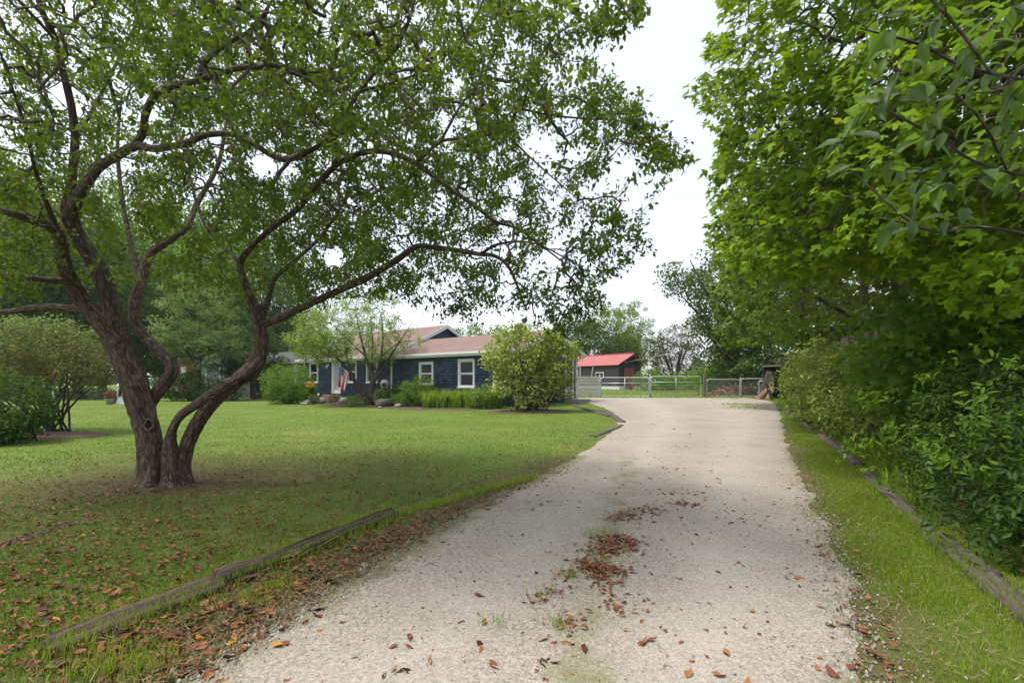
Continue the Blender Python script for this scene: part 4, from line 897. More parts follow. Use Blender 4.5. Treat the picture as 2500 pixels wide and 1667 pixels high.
# path light
p = rz3(768, 1010, 29.2); p[2] = 0; pl_ = empty('path_light', p, 0, 'thin white path light standing left of the brick steps', 'path light')
b = MB(); b.tube([(0, 0, 0), (0, 0, .55)], .015, 8); b.build('stem', M['white'], pl_)
b = MB(); b.tube([(0, 0, .5), (0, 0, .53), (0, 0, .62), (0, 0, .65)], [.03, .07, .06, .01], 10); b.build('head', M['white'], pl_, True)
# white pole with red feeder, far left
p = GP(131, 992); po = empty('feeder_pole', p, 0, 'white pole carrying a small red bird feeder, behind the olive shrub at left', 'pole')
b = MB(); b.tube([(0, 0, 0), (0, 0, 1.55)], .045, 10); b.build('pole', M['white'], po, True)
b = MB(); b.box(-.14, .14, -.12, .12, 1.55, 1.80); b.build('feeder', M['terracotta'], po)
b = MB(); b.poly([(-.2, -.16, 1.80), (.2, -.16, 1.80), (0, -.16, 1.98)], (0, .32, 0)); b.build('feeder_roof', M['terracotta'], po)
# white garden lantern and pots
p = GP(297, 986); la = empty('garden_lantern', p, 0, 'white pyramid shaped garden lantern seen just left of the big trunk', 'lantern')
b = MB(); b.tube([(0, 0, 0), (0, 0, .42)], [.36, .20], 4); b.build('base', M['white'], la)
for q in range(4):
    a = math.pi / 4 + q * math.pi / 2; b = MB(); b.tube([(.2 * math.cos(a), .2 * math.sin(a), .42), (.19 * math.cos(a), .19 * math.sin(a), 1.1)], .028, 6); b.build('post', M['white'], la)
b = MB(); b.tube([(0, 0, .46), (0, 0, 1.0)], .15, 4); b.build('pane', M['glass'], la)
b = MB(); b.tube([(0, 0, 1.1), (0, 0, 1.14), (0, 0, 1.4)], [.3, .3, .03], 4); b.build('roof', M['white'], la)
for k, (px, py, lab) in enumerate(((268, 987, 'tall grey pot of rust coloured flowers left of the white lantern'), (277, 984, 'terracotta pot half hidden behind the white lantern'))):
    p = GP(px, py); e = empty('flower_pot', p, 0, lab, 'pot')
    b = MB(); b.tube([(0, 0, 0), (0, 0, .3), (0, 0, .34)], [.15, .22, .24], 14); b.build('pot', M['concrete'] if k == 0 else M['terracotta'], e, True)
    rg = np.random.default_rng(9 + k); pos = ellipsoid(500, (0, 0, .55), (.3, .3, .28), rg, .3); plant_from_pos('flower', e, pos, pos - np.array([0, 0, .4]), OVAL, .07, .05, M['fallen_leaf'], rg)
# ---- pale garage behind the big tree
ga = empty('pale_garage', P(505, 985, 40) * np.array([1, 1, 0]), math.radians(-14), 'low grey white clapboard garage behind the big tree', 'garage')
b = MB(); b.box(0, 8.5, 0, 6, -.2, 2.9); b.build('wall', M['siding'], ga)
for k in range(20):
    z = .3 + k * .128; b = MB(); b.poly([(0.02, -.03, z), (8.48, -.03, z), (8.48, -.008, z + .126), (.02, -.008, z + .126)], (0, .012, 0)); b.build('clapboard', M['siding'], ga)
b = MB(); b.poly([(-.4, -.5, 2.75), (-.4, 6.5, 2.75), (-.4, 3, 3.9)], (9.2, 0, 0)); b.build('roof', M['dark_metal'], ga)
for X in (-.06, 1.3, 8.44): b = MB(); b.box(X, X + .14, -.08, .1, 0, 2.75); b.build('corner_board', M['white'], ga)
b = MB(); b.box(4.3, 5.9, -.05, -.035, .0, 2.5); b.build('barn_door', M['shed_dark'], ga)
b = MB(); b.box(6.0, 6.75, -.085, -.04, .45, 2.2); sh = b.build('shutter', M['white'], ga)
for k in range(17): b = MB(); b.bar((6.05, -.1, .52 + k * .1), (6.7, -.1, .52 + k * .1), .05, .02, (0, -.5, 1)); b.build('louvre', M['siding'], sh)
b = MB(); b.box(-3.6, -.1, 2.2, 2.3, .0, 3.2); b.build('side_wall', M['siding'], ga)
b = MB(); b.box(-4.4, -3.4, 1.2, 2.1, .0, 3.4); ch = b.build('chimney', M['brick'], ga)
b = MB(); b.box(-3.95, -3.45, 1.14, 1.19, 1.6, 2.6); b.build('window', M['white'], ga)

# ================================================================== TREES
def tree_empty(name, p, label, cat='tree', group=None): return empty(name, p, 0, label, cat, group)

# ---- the old crab apple in the foreground, limb by limb
def L_(*pts):                            # (x, y display px, distance, radius in display px at that distance)
    out = []
    for (x, y, D_, r) in pts: q = PD(x, y, D_); out.append((*q, r * (.59 if r > 20 else .53) * K / FPX * D_))
    return out
DT = float(TB[1])
apple_limbs = [
 L_((350, 1140, DT - .02, 92), (351, 1112, DT - .01, 62), (352, 1085, DT, 49), (343, 1000, DT, 43), (318, 915, DT, 44), (290, 830, DT, 43), (262, 765, DT, 44), (252, 700, DT - .05, 31), (226, 620, DT - .1, 28), (182, 548, DT - .2, 27), (158, 490, DT - .3, 26), (164, 414, DT - .4, 17), (173, 324, DT - .5, 15), (166, 252, DT - .7, 14), (144, 162, DT - .9, 13), (126, 90, DT - 1.1, 12), (101, 36, DT - 1.3, 11), (75, -40, DT - 1.5, 9)),
 L_((275, 790, DT - .02, 34), (240, 748, DT - .08, 33), (190, 690, DT - .2, 28), (150, 620, DT - .4, 24), (136, 540, DT - .6, 21), (100, 515, DT - .8, 18), (40, 495, DT - 1.0, 15), (-30, 470, DT - 1.2, 12), (-140, 420, DT - 1.3, 8)),
 L_((190, 690, DT - .2, 18), (167, 652, DT - .35, 16), (100, 642, DT - .6, 13), (22, 635, DT - .8, 11), (-60, 610, DT - 1, 8)),
 L_((205, 715, DT - .1, 18), (171, 709, DT - .1, 16), (90, 706, DT - .1, 14), (0, 718, DT - .1, 12), (-90, 715, DT, 8)),
 L_((158, 500, DT - .3, 24), (182, 447, DT - .4, 21), (223, 389, DT - .5, 19), (266, 360, DT - .6, 18), (313, 335, DT - .7, 17), (360, 342, DT - .8, 14), (432, 328, DT - .9, 13), (479, 310, DT - 1.0, 12), (540, 310, DT - 1.1, 11), (583, 331, DT - 1.15, 11), (630, 360, DT - 1.2, 11), (666, 367, DT - 1.25, 11), (720, 342, DT - 1.35, 10), (763, 317, DT - 1.4, 10), (796, 296, DT - 1.5, 10), (802, 252, DT - 1.6, 9), (825, 210, DT - 1.7, 9), (871, 155, DT - 1.8, 8), (905, 118, DT - 1.9, 7.5), (926, 80, DT - 2.0, 7), (945, 30, DT - 2.1, 6), (960, -40, DT - 2.2, 5)),
 L_((300, 342, DT - .68, 16), (326, 310, DT - .75, 15), (335, 259, DT - .85, 15), (360, 216, DT - 1, 15), (396, 198, DT - 1.1, 15), (450, 187, DT - 1.3, 13), (504, 169, DT - 1.5, 12), (558, 155, DT - 1.7, 11), (612, 150, DT - 1.9, 11), (619, 108, DT - 2.0, 9), (612, 61, DT - 2.1, 8), (562, 22, DT - 2.2, 6), (530, -30, DT - 2.3, 5)),
 L_((450, 187, DT - 1.3, 11), (479, 133, DT - 1.3, 11), (540, 90, DT - 1.3, 9), (576, 68, DT - 1.3, 8), (620, 10, DT - 1.2, 6), (650, -50, DT - 1.2, 5)),
 L_((616, 90, DT - 2.05, 8), (640, 50, DT - 2.1, 7), (677, 11, DT - 2.2, 6), (720, -50, DT - 2.3, 4)),
 L_((612, 150, DT - 1.9, 8), (660, 190, DT - 2, 6), (720, 260, DT - 2, 5), (760, 300, DT - 1.9, 4)),
 L_((612, 150, DT - 1.9, 6), (700, 168, DT - 2.1, 5), (790, 150, DT - 2.3, 4), (900, 90, DT - 2.5, 3)),
 L_((330, 945, DT + .05, 30), (350, 915, DT + .12, 24), (387, 866, DT + .18, 22), (394, 838, DT + .2, 21), (352, 794, DT + .25, 21), (315, 750, DT + .3, 20), (307, 704, DT + .4, 20), (324, 650, DT + .6, 19), (342, 587, DT + .9, 17), (383, 556, DT + 1.1, 14), (428, 524, DT + 1.4, 12), (452, 470, DT + 1.8, 11), (500, 380, DT + 2.2, 9), (520, 280, DT + 2.5, 6)),
 L_((324, 650, DT + .6, 14), (300, 560, DT + .9, 11), (280, 450, DT + 1.2, 9), (270, 330, DT + 1.4, 7), (280, 220, DT + 1.5, 4)),
 L_((402, 1140, DT - .03, 80), (402, 1112, DT - .03, 50), (400, 1085, DT - .03, 38), (392, 1030, DT - .06, 26), (396, 990, DT - .1, 18), (414, 956, DT - .12, 17), (450, 929, DT - .14, 18), (518, 884, DT - .14, 18), (570, 856, DT - .12, 18), (600, 822, DT - .05, 22)),
 L_((414, 1138, DT + .06, 76), (413, 1110, DT + .06, 48), (414, 1080, DT + .05, 36), (424, 1040, DT + .05, 27), (446, 985, DT + .05, 26), (486, 928, DT + .05, 25), (540, 878, DT + .02, 25), (585, 838, DT, 31), (600, 795, DT, 28), (596, 758, DT - .02, 25), (592, 725, DT - .05, 24), (577, 686, DT - .1, 16), (559, 641, DT - .1, 14), (553, 600, DT - .1, 13), (585, 560, DT - .2, 11), (630, 519, DT - .3, 12), (684, 479, DT - .5, 12), (738, 414, DT - .7, 11), (774, 378, DT - .85, 11), (800, 364, DT - 1, 11), (842, 349, DT - 1.1, 11), (897, 351, DT - 1.2, 11), (947, 370, DT - 1.3, 10.5), (989, 399, DT - 1.4, 10), (1039, 437, DT - 1.5, 9), (1094, 475, DT - 1.6, 8), (1136, 508, DT - 1.7, 7), (1178, 521, DT - 1.8, 6), (1220, 546, DT - 1.9, 4), (1290, 600, DT - 2, 3)),
 L_((553, 605, DT - .1, 10), (517, 569, DT + .1, 8), (470, 515, DT + .3, 7), (440, 420, DT + .5, 5), (430, 330, DT + .7, 4)),
 L_((597, 735, DT - .03, 15), (614, 695, DT + .05, 12), (630, 641, DT + .15, 11), (675, 600, DT + .3, 9), (740, 540, DT + .6, 7), (800, 450, DT + .9, 5)),
 L_((595, 748, DT - .02, 17), (630, 736, DT - .1, 15), (698, 704, DT - .25, 14), (765, 673, DT - .4, 14), (842, 638, DT - .55, 14), (905, 601, DT - .7, 14), (955, 567, DT - .8, 12), (989, 567, DT - .9, 11), (1052, 575, DT - 1, 10), (1102, 584, DT - 1.1, 9), (1136, 588, DT - 1.2, 8), (1165, 609, DT - 1.25, 7), (1186, 650, DT - 1.3, 5), (1205, 705, DT - 1.3, 3.5)),
 L_((1102, 584, DT - 1.1, 7), (1150, 560, DT - 1.3, 6), (1230, 560, DT - 1.5, 4), (1330, 610, DT - 1.7, 3)),
 L_((955, 375, DT - 1.3, 8), (1010, 328, DT - 1.5, 7), (1052, 319, DT - 1.6, 7), (1157, 302, DT - 1.9, 6), (1178, 269, DT - 2, 5.5), (1199, 252, DT - 2.1, 5), (1262, 265, DT - 2.2, 4.5), (1346, 273, DT - 2.4, 4), (1430, 280, DT - 2.6, 3.2), (1493, 315, DT - 2.75, 2.6), (1577, 362, DT - 2.9, 1.6)),
 L_((1157, 302, DT - 1.9, 5), (1200, 345, DT - 1.9, 4), (1260, 400, DT - 2, 3), (1330, 460, DT - 2.1, 2)),
 L_((1199, 252, DT - 2.1, 5), (1225, 170, DT - 2.3, 4), (1270, 90, DT - 2.5, 3.4), (1350, 40, DT - 2.7, 2.4), (1420, 10, DT - 2.8, 1.6)),
 L_((1010, 328, DT - 1.5, 6), (1060, 240, DT - 1.6, 5), (1110, 180, DT - 1.7, 4), (1150, 80, DT - 1.9, 3), (1180, -10, DT - 2, 2)),
 L_((825, 210, DT - 1.7, 6), (900, 190, DT - 2.1, 5), (1000, 150, DT - 2.5, 4), (1080, 60, DT - 2.8, 3), (1120, -20, DT - 3, 2)),
 L_((126, 90, DT - 1.1, 8), (60, 20, DT - 1.9, 6), (10, -30, DT - 2.6, 4)),
 L_((136, 540, DT - .6, 12), (90, 420, DT - 1.2, 9), (60, 300, DT - 1.8, 7), (20, 180, DT - 2.4, 5), (-20, 60, DT - 2.9, 3)),
 L_((173, 324, DT - .5, 8), (230, 220, DT - .1, 7), (280, 120, DT + .3, 6), (330, 20, DT + .6, 4)),
]
apple = tree_empty('crab_apple_tree', TB, 'old spreading crab apple tree with forked trunks on the front lawn')
ao = link('trunk', limb_mesh('trunk', apple_limbs, M['bark_apple'], 26, .04, .13, 3)); hang(ao, apple)
# knot hole scar on the left stem
kc = PD(341, 975, DT - .20); b = MB(); kr = [kc + np.array([(.05 + .012 * math.sin(2.3 * a)) * math.cos(a), .012 * math.cos(2 * a), .075 * math.sin(a)]) for a in np.linspace(0, 2 * math.pi, 17)]
b.tube(kr, .013, 7, False); hang(b.build('knot', M['bark_apple'], None, True), apple)
b = MB(); b.add([kc + np.array([0, .05, 0])] + [kc + np.array([.05 * math.cos(a), .0, .07 * math.sin(a)]) for a in np.linspace(0, 2 * math.pi, 17)[:-1]], [[0, i + 1, (i + 1) % 16 + 1] for i in range(16)]); hang(b.build('knot_hollow', M['shed_dark'], None), apple)
base = np.vstack([catmull(np.asarray(l), .12)[len(catmull(np.asarray(l), .12)) // 5:, :3] for l in apple_limbs])
base = base[base[:, 2] > 2.1]
OUT = np.array([(-700, -500), (1480, -500), (1490, 5), (1450, 70), (1375, 100), (1365, 165), (1440, 190), (1480, 250), (1505, 300), (1590, 365), (1585, 390), (1530, 378), (1420, 385), (1375, 420), (1420, 470), (1470, 525), (1505, 585), (1440, 612), (1395, 650), (1368, 705), (1290, 745), (1150, 745), (1060, 735), (985, 728), (900, 690), (820, 690), (760, 715), (680, 690), (650, 660), (560, 700), (510, 650), (430, 690), (380, 640), (300, 660), (200, 650), (100, 690), (-700, 720)]) * K
rg = np.random.default_rng(11)
cand = np.vstack([ellipsoid(16000, (-3.9, 5.9, 4.7), (4.6, 3.6, 2.6), rg), ellipsoid(9500, (-.9, 4.7, 3.9), (3.6, 1.9, 2.1), rg), ellipsoid(5000, (-4.2, 7.6, 4.6), (4.0, 2.6, 2.2), rg)])
cand = np.vstack([cand, ellipsoid(5200, (-4.4, 5.4, 6.7), (4.2, 3.2, 1.5), rg), ellipsoid(2600, (-3.3, 3.5, 5.6), (3.2, 1.7, 1.6), rg)]); cand = cand[cand[:, 1] > 2.0]; pp = proj(cand); ok = inpoly(pp, OUT) & (cand[:, 2] > 2.15)  # extra unseen upper crown, added to deepen the shade on the lawn
HOLES = [((600, 385), 34), ((655, 400), 26), ((1235, 335), 40), ((1010, 470), 26), ((1180, 430), 28), ((760, 590), 28)]
for (hx, hy), hr in HOLES: ok &= np.hypot(pp[:, 0] - hx * K, pp[:, 1] - hy * K) > hr * K
cl_ = vnoise(cand[:, 0] * 1.5 + 20, cand[:, 2] * 1.5 + cand[:, 1] * .9 + 20); ok &= cl_ > .27
offr = (pp[:, 1] < -120) | (pp[:, 0] < -200); ok &= ~(offr & (rg.uniform(size=len(cand)) < .2))
lp = np.vstack([catmull(np.asarray(l), .08) for l in apple_limbs]); lp = lp[(lp[:, 3] > .028) & (lp[:, 1] > 1)]; lq = proj(lp[:, :3])
front = np.zeros(len(cand), bool)
for i_ in range(0, len(cand), 2000):
    dd = np.hypot(pp[i_:i_ + 2000, None, 0] - lq[None, :, 0], pp[i_:i_ + 2000, None, 1] - lq[None, :, 1]); front[i_:i_ + 2000] = ((dd < 24) & (cand[i_:i_ + 2000, None, 1] < lp[None, :, 1] + .1)).any(1)
ok &= ~(front & (rg.uniform(size=len(cand)) < .85))
cand = cand[ok]; rg.shuffle(cand); cand = cand[:8200]
tips = np.array([PD(*q) for q in ((1585, 372, 3.7), (1560, 362, 3.75), (1500, 330, 3.9), (1470, 260, 4.0), (1430, 215, 4.1), (1500, 578, 4.6), (1470, 560, 4.6), (1440, 595, 4.7), (1480, 10, 3.6), (1440, 30, 3.7), (1420, 60, 3.8), (1400, 90, 3.9), (1370, 690, 5.1), (1330, 720, 5.2), (1395, 620, 4.9), (1450, 540, 4.6), (1410, 500, 4.7), (1540, 355, 3.8), (1520, 345, 3.8), (1360, 130, 4.1))])
tc_ = [PD(px_ + rg.normal(0, 26), py_ + rg.normal(0, 20), d_ + rg.normal(0, .12)) for (px_, py_, d_, n_) in ((1400, 235, 4.2, 9), (1440, 265, 4.0, 10), (1470, 295, 3.95, 10), (1500, 335, 3.85, 10), (1540, 355, 3.75, 8), (1360, 300, 4.3, 8), (1440, 30, 3.7, 10), (1390, 60, 3.8, 10), (1330, 60, 3.9, 9), (1440, 555, 4.6, 9), (1410, 520, 4.7, 9), (1390, 480, 4.7, 8), (1350, 560, 4.8, 8), (1330, 640, 5.0, 8), (1340, 680, 5.1, 8), (1280, 700, 5.1, 9), (1200, 690, 5.2, 14), (1100, 650, 5.4, 12), (1060, 700, 5.5, 10), (60, 560, 5.2, 26), (30, 420, 4.6, 26), (110, 300, 5.0, 26), (50, 640, 5.6, 18), (80, 160, 4.4, 20), (1330, 735, 5.2, 14), (1285, 755, 5.2, 10), (1250, 730, 5.2, 10)) for _ in range(n_)]
nodes, par, cnt, paths, nb = grow(base, np.vstack([cand, tips, tc_]), rg, .11, .10, .016)
hang(link('twig', twig_mesh('twig', nodes, cnt, paths, M['twig'], .0026, .46, .03), None, 'stuff'), apple)
pos, R = twig_leaves(nodes, par, cnt, nb, rg, 13.0, 4.2, .042, .9, .5, .45)
l2 = np.vstack([catmull(np.asarray(l), .10) for l in apple_limbs]); l2 = l2[(l2[:, 3] > .016) & (l2[:, 1] > 1)]; q2 = proj(l2[:, :3]); r2_ = l2[:, 3] / l2[:, 1] * FPX + 5; qp = proj(pos); hide = np.zeros(len(pos), bool)
inf = (qp[:, 0] > -60) & (qp[:, 0] < 1700) & (qp[:, 1] > -60) & (qp[:, 1] < 900)
idx = np.where(inf)[0]
for i_ in range(0, len(idx), 4000):
    c_ = idx[i_:i_ + 4000]; dd = np.hypot(qp[c_, None, 0] - q2[None, :, 0], qp[c_, None, 1] - q2[None, :, 1]); hide[c_] = ((dd < r2_[None]) & (pos[c_, None, 1] < l2[None, :, 1])).any(1)
keep = ~(hide & (rg.uniform(size=len(pos)) < .7)) & (inf | (rg.uniform(size=len(pos)) < .6)); pos, R = pos[keep], R[keep]
print('apple leaves', len(pos), 'twig nodes', len(nodes))
hue = np.clip(rg.beta(2.2, 2.4, len(pos)) * .93 + (rg.uniform(size=len(pos)) < .006) * .5, 0, 1); s = rg.uniform(.7, 1.25, len(pos))
hang(link('crown', leaves_mesh('crown', LEAF2, pos, R, .054 * s, .030 * s, hue, M['apple_leaf']), None, 'stuff'), apple)

# ---- maples along the right
def maple(p, label, limbs, blobs, natt, per, outline, material, seed, Lf=.115, tpl=MAPLE_LO, nmax=40000, holes=(), maxc=2.4, cspread=.08, group='maples along the drive', up=1.0):
    rg = np.random.default_rng(seed); e = tree_empty('maple_tree', p, label, 'tree', group)
    hang(link('trunk', limb_mesh('trunk', limbs, M['bark_grey'], 14, .08, .08, seed)), e)
    base = np.vstack([catmull(np.asarray(l), .2)[3:, :3] for l in limbs])
    A_ = np.vstack([ellipsoid(int(natt * b[2] * 4.5), b[0], b[1], rg, b[3]) for b in blobs])
    A_ = A_[A_[:, 1] > .9]
    if outline is not None:
        q = proj(A_); vis = inpoly(q, np.asarray(outline, float) * K); A_ = A_[vis]
    rg.shuffle(A_); A_ = A_[:natt]
    nodes, par, cnt, paths, nb = grow(base, A_, rg, .16, .10, .02, 12)
    hang(link('branch', twig_mesh('branch', nodes, cnt, paths, M['twig'], .0032, .46, .05), None, 'stuff'), e)
    pos, R = twig_leaves(nodes, par, cnt, nb, rg, per, maxc, cspread, up, .5, .35, (-.55, -.15, -.45), (-.6, -.45, 0), .38)
    if len(pos) > nmax: k = rg.permutation(len(pos))[:nmax]; pos, R = pos[k], R[k]
    s = rg.uniform(.7, 1.2, len(pos)); hue = np.clip(rg.beta(2, 2, len(pos)), 0, 1)
    q_ = proj(pos); near = (pos[:, 1] < 8.2) & (np.abs(q_[:, 0] - 1250) < 1330) & (np.abs(q_[:, 1] - 833) < 900) if tpl is MAPLE_LO else np.zeros(len(pos), bool)
    for kk, tp in ((near, MAPLE), (~near, tpl)):
        if kk.any(): hang(link('crown', leaves_mesh('crown', tp, pos[kk], R[kk], Lf * s[kk], Lf * 1.02 * s[kk], hue[kk], material), None, 'stuff'), e)
    print('near leaves', near.sum())
    print(label, len(pos)); return e
MO = [(1640, -900), (1650, 0), (1690, 45), (1655, 95), (1605, 95), (1630, 170), (1580, 205), (1590, 235), (1650, 255), (1640, 310), (1665, 375), (1620, 425), (1650, 490), (1640, 560), (1690, 600), (1760, 640), (1830, 640), (1930, 615), (2060, 620), (2130, 660), (2300, 800), (3600, 860), (3600, -900)]
maple((8.4, 8.8, 0), 'near maple with bright yellow green leaves overhanging the right of the drive',
      [[(8.4, 8.8, -.2, .2), (8.3, 8.8, 2, .17), (8.1, 8.6, 4, .15), (8.0, 8.4, 6.5, .1), (7.8, 8.2, 9.5, .04)], [(8.2, 8.7, 2.8, .1), (6.8, 8.2, 4.0, .08), (5.6, 7.9, 4.8, .02)], [(8.1, 8.6, 3.6, .09), (7.0, 7.0, 4.4, .07), (6.2, 6.0, 4.9, .02)], [(8.1, 8.6, 4.4, .09), (6.6, 8.4, 6.1, .03)], [(8.3, 8.8, 3, .08), (9.5, 9.5, 4.5, .06), (10.5, 10, 6, .03)], [(8.1, 8.6, 3.0, .08), (7.6, 6.4, 3.4, .05), (6.9, 4.6, 3.4, .02)]],
      [((7.3, 8.2, 5.6), (4.6, 3.3, 4.4), .62, .45), ((6.4, 5.6, 4.3), (2.6, 2.2, 2.6), .3, .3), ((5.4, 7.8, 6.4), (2.6, 2.4, 2.3), .35, .3), ((5.6, 8.0, 3.6), (2.6, 2.2, 1.6), .25, .2)], 6200, 6.6, MO, M['maple_leaf'], 21, .142, MAPLE_LO, 46000)
MO2 = [(1590, -200), (1610, 330), (1650, 430), (1640, 520), (1625, 560), (1660, 640), (1700, 720), (1760, 790), (1820, 775), (1900, 735), (2100, 740), (3000, 800), (3000, -200)]
maple((11.6, 14.2, 0), 'middle maple behind the picket fence with olive green leaves',
      [[(11.6, 14.2, -.2, .2), (11.5, 14.1, 2.2, .17), (11.2, 14, 5, .12), (11, 13.8, 8.4, .05)], [(11.4, 14.1, 2.4, .1), (9.4, 13.8, 3.4, .07), (7.4, 13.6, 4.4, .03)], [(11.3, 14, 3.4, .1), (9.8, 13, 5.4, .06), (8, 12.6, 7, .03)], [(11.3, 14, 4, .08), (12.6, 14.6, 6, .05), (13.5, 15, 8, .02)]],
      [((10.6, 13.8, 5.2), (5.0, 3.6, 4.2), 1.0, .5)], 2800, 7, MO2, M['maple_leaf_far'], 22, .145, MAPLE_XS, 28000)
MO3 = [(1560, 300), (1600, 500), (1560, 600), (1590, 660), (1570, 700), (1620, 760), (1660, 790), (1780, 790), (1850, 800), (2500, 800), (2500, 200)]
maple((16, 21.5, .3), 'farther maple with dull green leaves behind the lean-to',
      [[(16, 21.5, 0, .25), (15.8, 21.4, 3, .2), (15.4, 21.2, 6, .13), (15, 21, 9.5, .05)], [(15.8, 21.4, 2.6, .11), (13.4, 21, 4, .08), (11, 20.8, 5.2, .03)], [(15.6, 21.3, 4.4, .1), (13.2, 20.8, 6.6, .06), (11.4, 20.4, 8.4, .03)], [(15.8, 21.4, 2.2, .1), (14, 20, 2.6, .05), (12.6, 19.4, 2.8, .02)]],
      [((14.6, 21.4, 5.2), (5.6, 4.2, 4.8), 1.0, .55)], 2300, 7, MO3, M['maple_leaf_far'], 23, .2, DIAM, 26000)
# ---- background trees: trunk with limbs, crown of leaf clumps
def blob_tree(name, p, label, blobs, n, Lf, Wf, material, seed, trunk=.2, bark='bark_grey', csize=(.6, 1.3), per=60, shell=.45, tpl=DIAM, cat='tree', group=None, fork=3, crand=.6, flat=.7):
    rg = np.random.default_rng(seed); p = np.asarray(p, float); e = tree_empty(name, p, label, cat, group)
    pos, nrm = clump_leaves(blobs, n, rg, csize, per, shell, flat)
    k = pos[:, 2] > p[2] + .05; pos, nrm = pos[k], nrm[k]
    hang(plant_from_pos('crown', None, pos, nrm, tpl, Lf, Wf, material, rg, crand=crand), e)
    top = np.array(blobs[0][0]); limbs = []
    h = top[2] - p[2]; q = p + np.array([0, 0, h * .42]); limbs.append([(*(p - np.array([0, 0, .1])), trunk), (*(p + (q - p) * .5 + np.array([.05, 0, 0])), trunk * .85), (*q, trunk * .75), (*((q + top) / 2 + rg.normal(0, .15, 3)), trunk * .5), (*top, trunk * .15)])
    for b in blobs:
        for _ in range(fork):
            c = ellipsoid(1, b[0], np.asarray(b[1]) * .8, rg, .7)[0]; s0 = p + (q - p) * rg.uniform(.7, 1.2)
            limbs.append([(*s0, trunk * .5), (*((s0 + c) / 2 + np.array([0, 0, .1 * h]) * rg.uniform(-.5, 1)), trunk * .3), (*c, trunk * .08)])
    hang(link('trunk', limb_mesh('trunk', limbs, M[bark], 10, .25, .06, seed)), e); return e
def copy_tree(root, p, scale, rz, label, group=None):
    c = root.copy(); COL.objects.link(c); c.location = p; c.scale = (scale, scale, scale); c.rotation_euler.z = rz; c['label'] = label
    if group: c['group'] = group
    for ch in list(root.children):
        d = ch.copy(); COL.objects.link(d); d.parent = c
    return c
def at(px, D_): x = (px - CX) / FPX * D_; return np.array([x, D_, float(ground(x, D_))])
def zz(py, D_): return CAM_H - (py - HOR) / FPX * D_
# oak beyond the gate, right
p = at(1790, 34); blob_tree('oak_tree', p, 'big dark oak beyond the chain link gate, right of the gap of sky', [((p[0] + .2, 34, 6.0), (3.3, 4.0, 4.8)), ((p[0] - 2.6, 33, 8.3), (2.6, 2.4, 1.9)), ((p[0] - 1.6, 33, 6.0), (1.9, 2.4, 2.2)), ((p[0] + .6, 33, 2.8), (3.0, 3, 2.4)), ((p[0] + 6, 36, 6), (6, 4, 5))], 30000, .2, .13, M['oak_leaf'], 31, .35, csize=(.5, 1.1), shell=.4)
# woods at left behind the lawn
GW = 'tall woods behind the lawn on the left'
t1 = blob_tree('broadleaf_tree', at(60, 44), 'tall green tree at the far left edge behind the olive shrub', [((at(60, 44)[0], 44, 9), (5.5, 5, 6.5)), ((at(60, 44)[0] + 1, 43, 4.5), (5, 4, 3.5))], 20000, .24, .16, M['dark_leaf'], 41, .35, csize=(.8, 1.6), group=GW)
t2 = blob_tree('broadleaf_tree', at(470, 50), 'tall bright green tree behind the pale garage', [((at(470, 50)[0], 50, 10), (6, 5, 7)), ((at(470, 50)[0] - 2, 49, 6), (5, 4, 4.5))], 20000, .26, .17, M['bright_leaf'], 42, .35, csize=(.8, 1.6), group=GW)
for px, D_, sc, src, lab in ((-90, 40, 1.0, t2, 'tall tree outside the left edge of the lawn'), (190, 50, 1.05, t1, 'tall dark tree between the far left tree and the big trunk'), (310, 56, 1.1, t2, 'tall tree seen behind the left stem of the crab apple'), (610, 58, 1.0, t1, 'dark tree seen right of the right stem of the crab apple'), (720, 62, .78, t2, 'tree rising behind the left end of the blue house'), (880, 66, .62, t1, 'low dark tree behind the blue house roof'), (560, 66, 1.25, t2, 'tallest tree far behind the pale garage'), (120, 62, 1.35, t2, 'very tall tree far behind the olive shrub'), (400, 64, 1.3, t1, 'very tall dark tree behind the forked trunks'), (10, 38, .85, t1, 'dark tree close behind the bushes at the left edge'), (250, 42, .8, t1, 'dark tree left of the white lantern'), (660, 54, .9, t1, 'dark tree close behind the round shrub')):
    q = at(px, D_); copy_tree(src, q, sc * (1.28 if px < 640 else 1.0), px * .37, lab, GW)
p = at(487, 35); blob_tree('young_maple', p, 'young maple with fresh green layers in front of the pale garage', [((p[0], 35, 6.4), (3.0, 2.4, 3.4)), ((p[0] + .6, 34.5, 3.9), (3.3, 2.2, 1.7)), ((p[0] - 1.6, 35, 4.6), (2, 2, 1.6))], 11000, .17, .12, M['pale_leaf'], 43, .12, csize=(.35, .8), flat=.5)
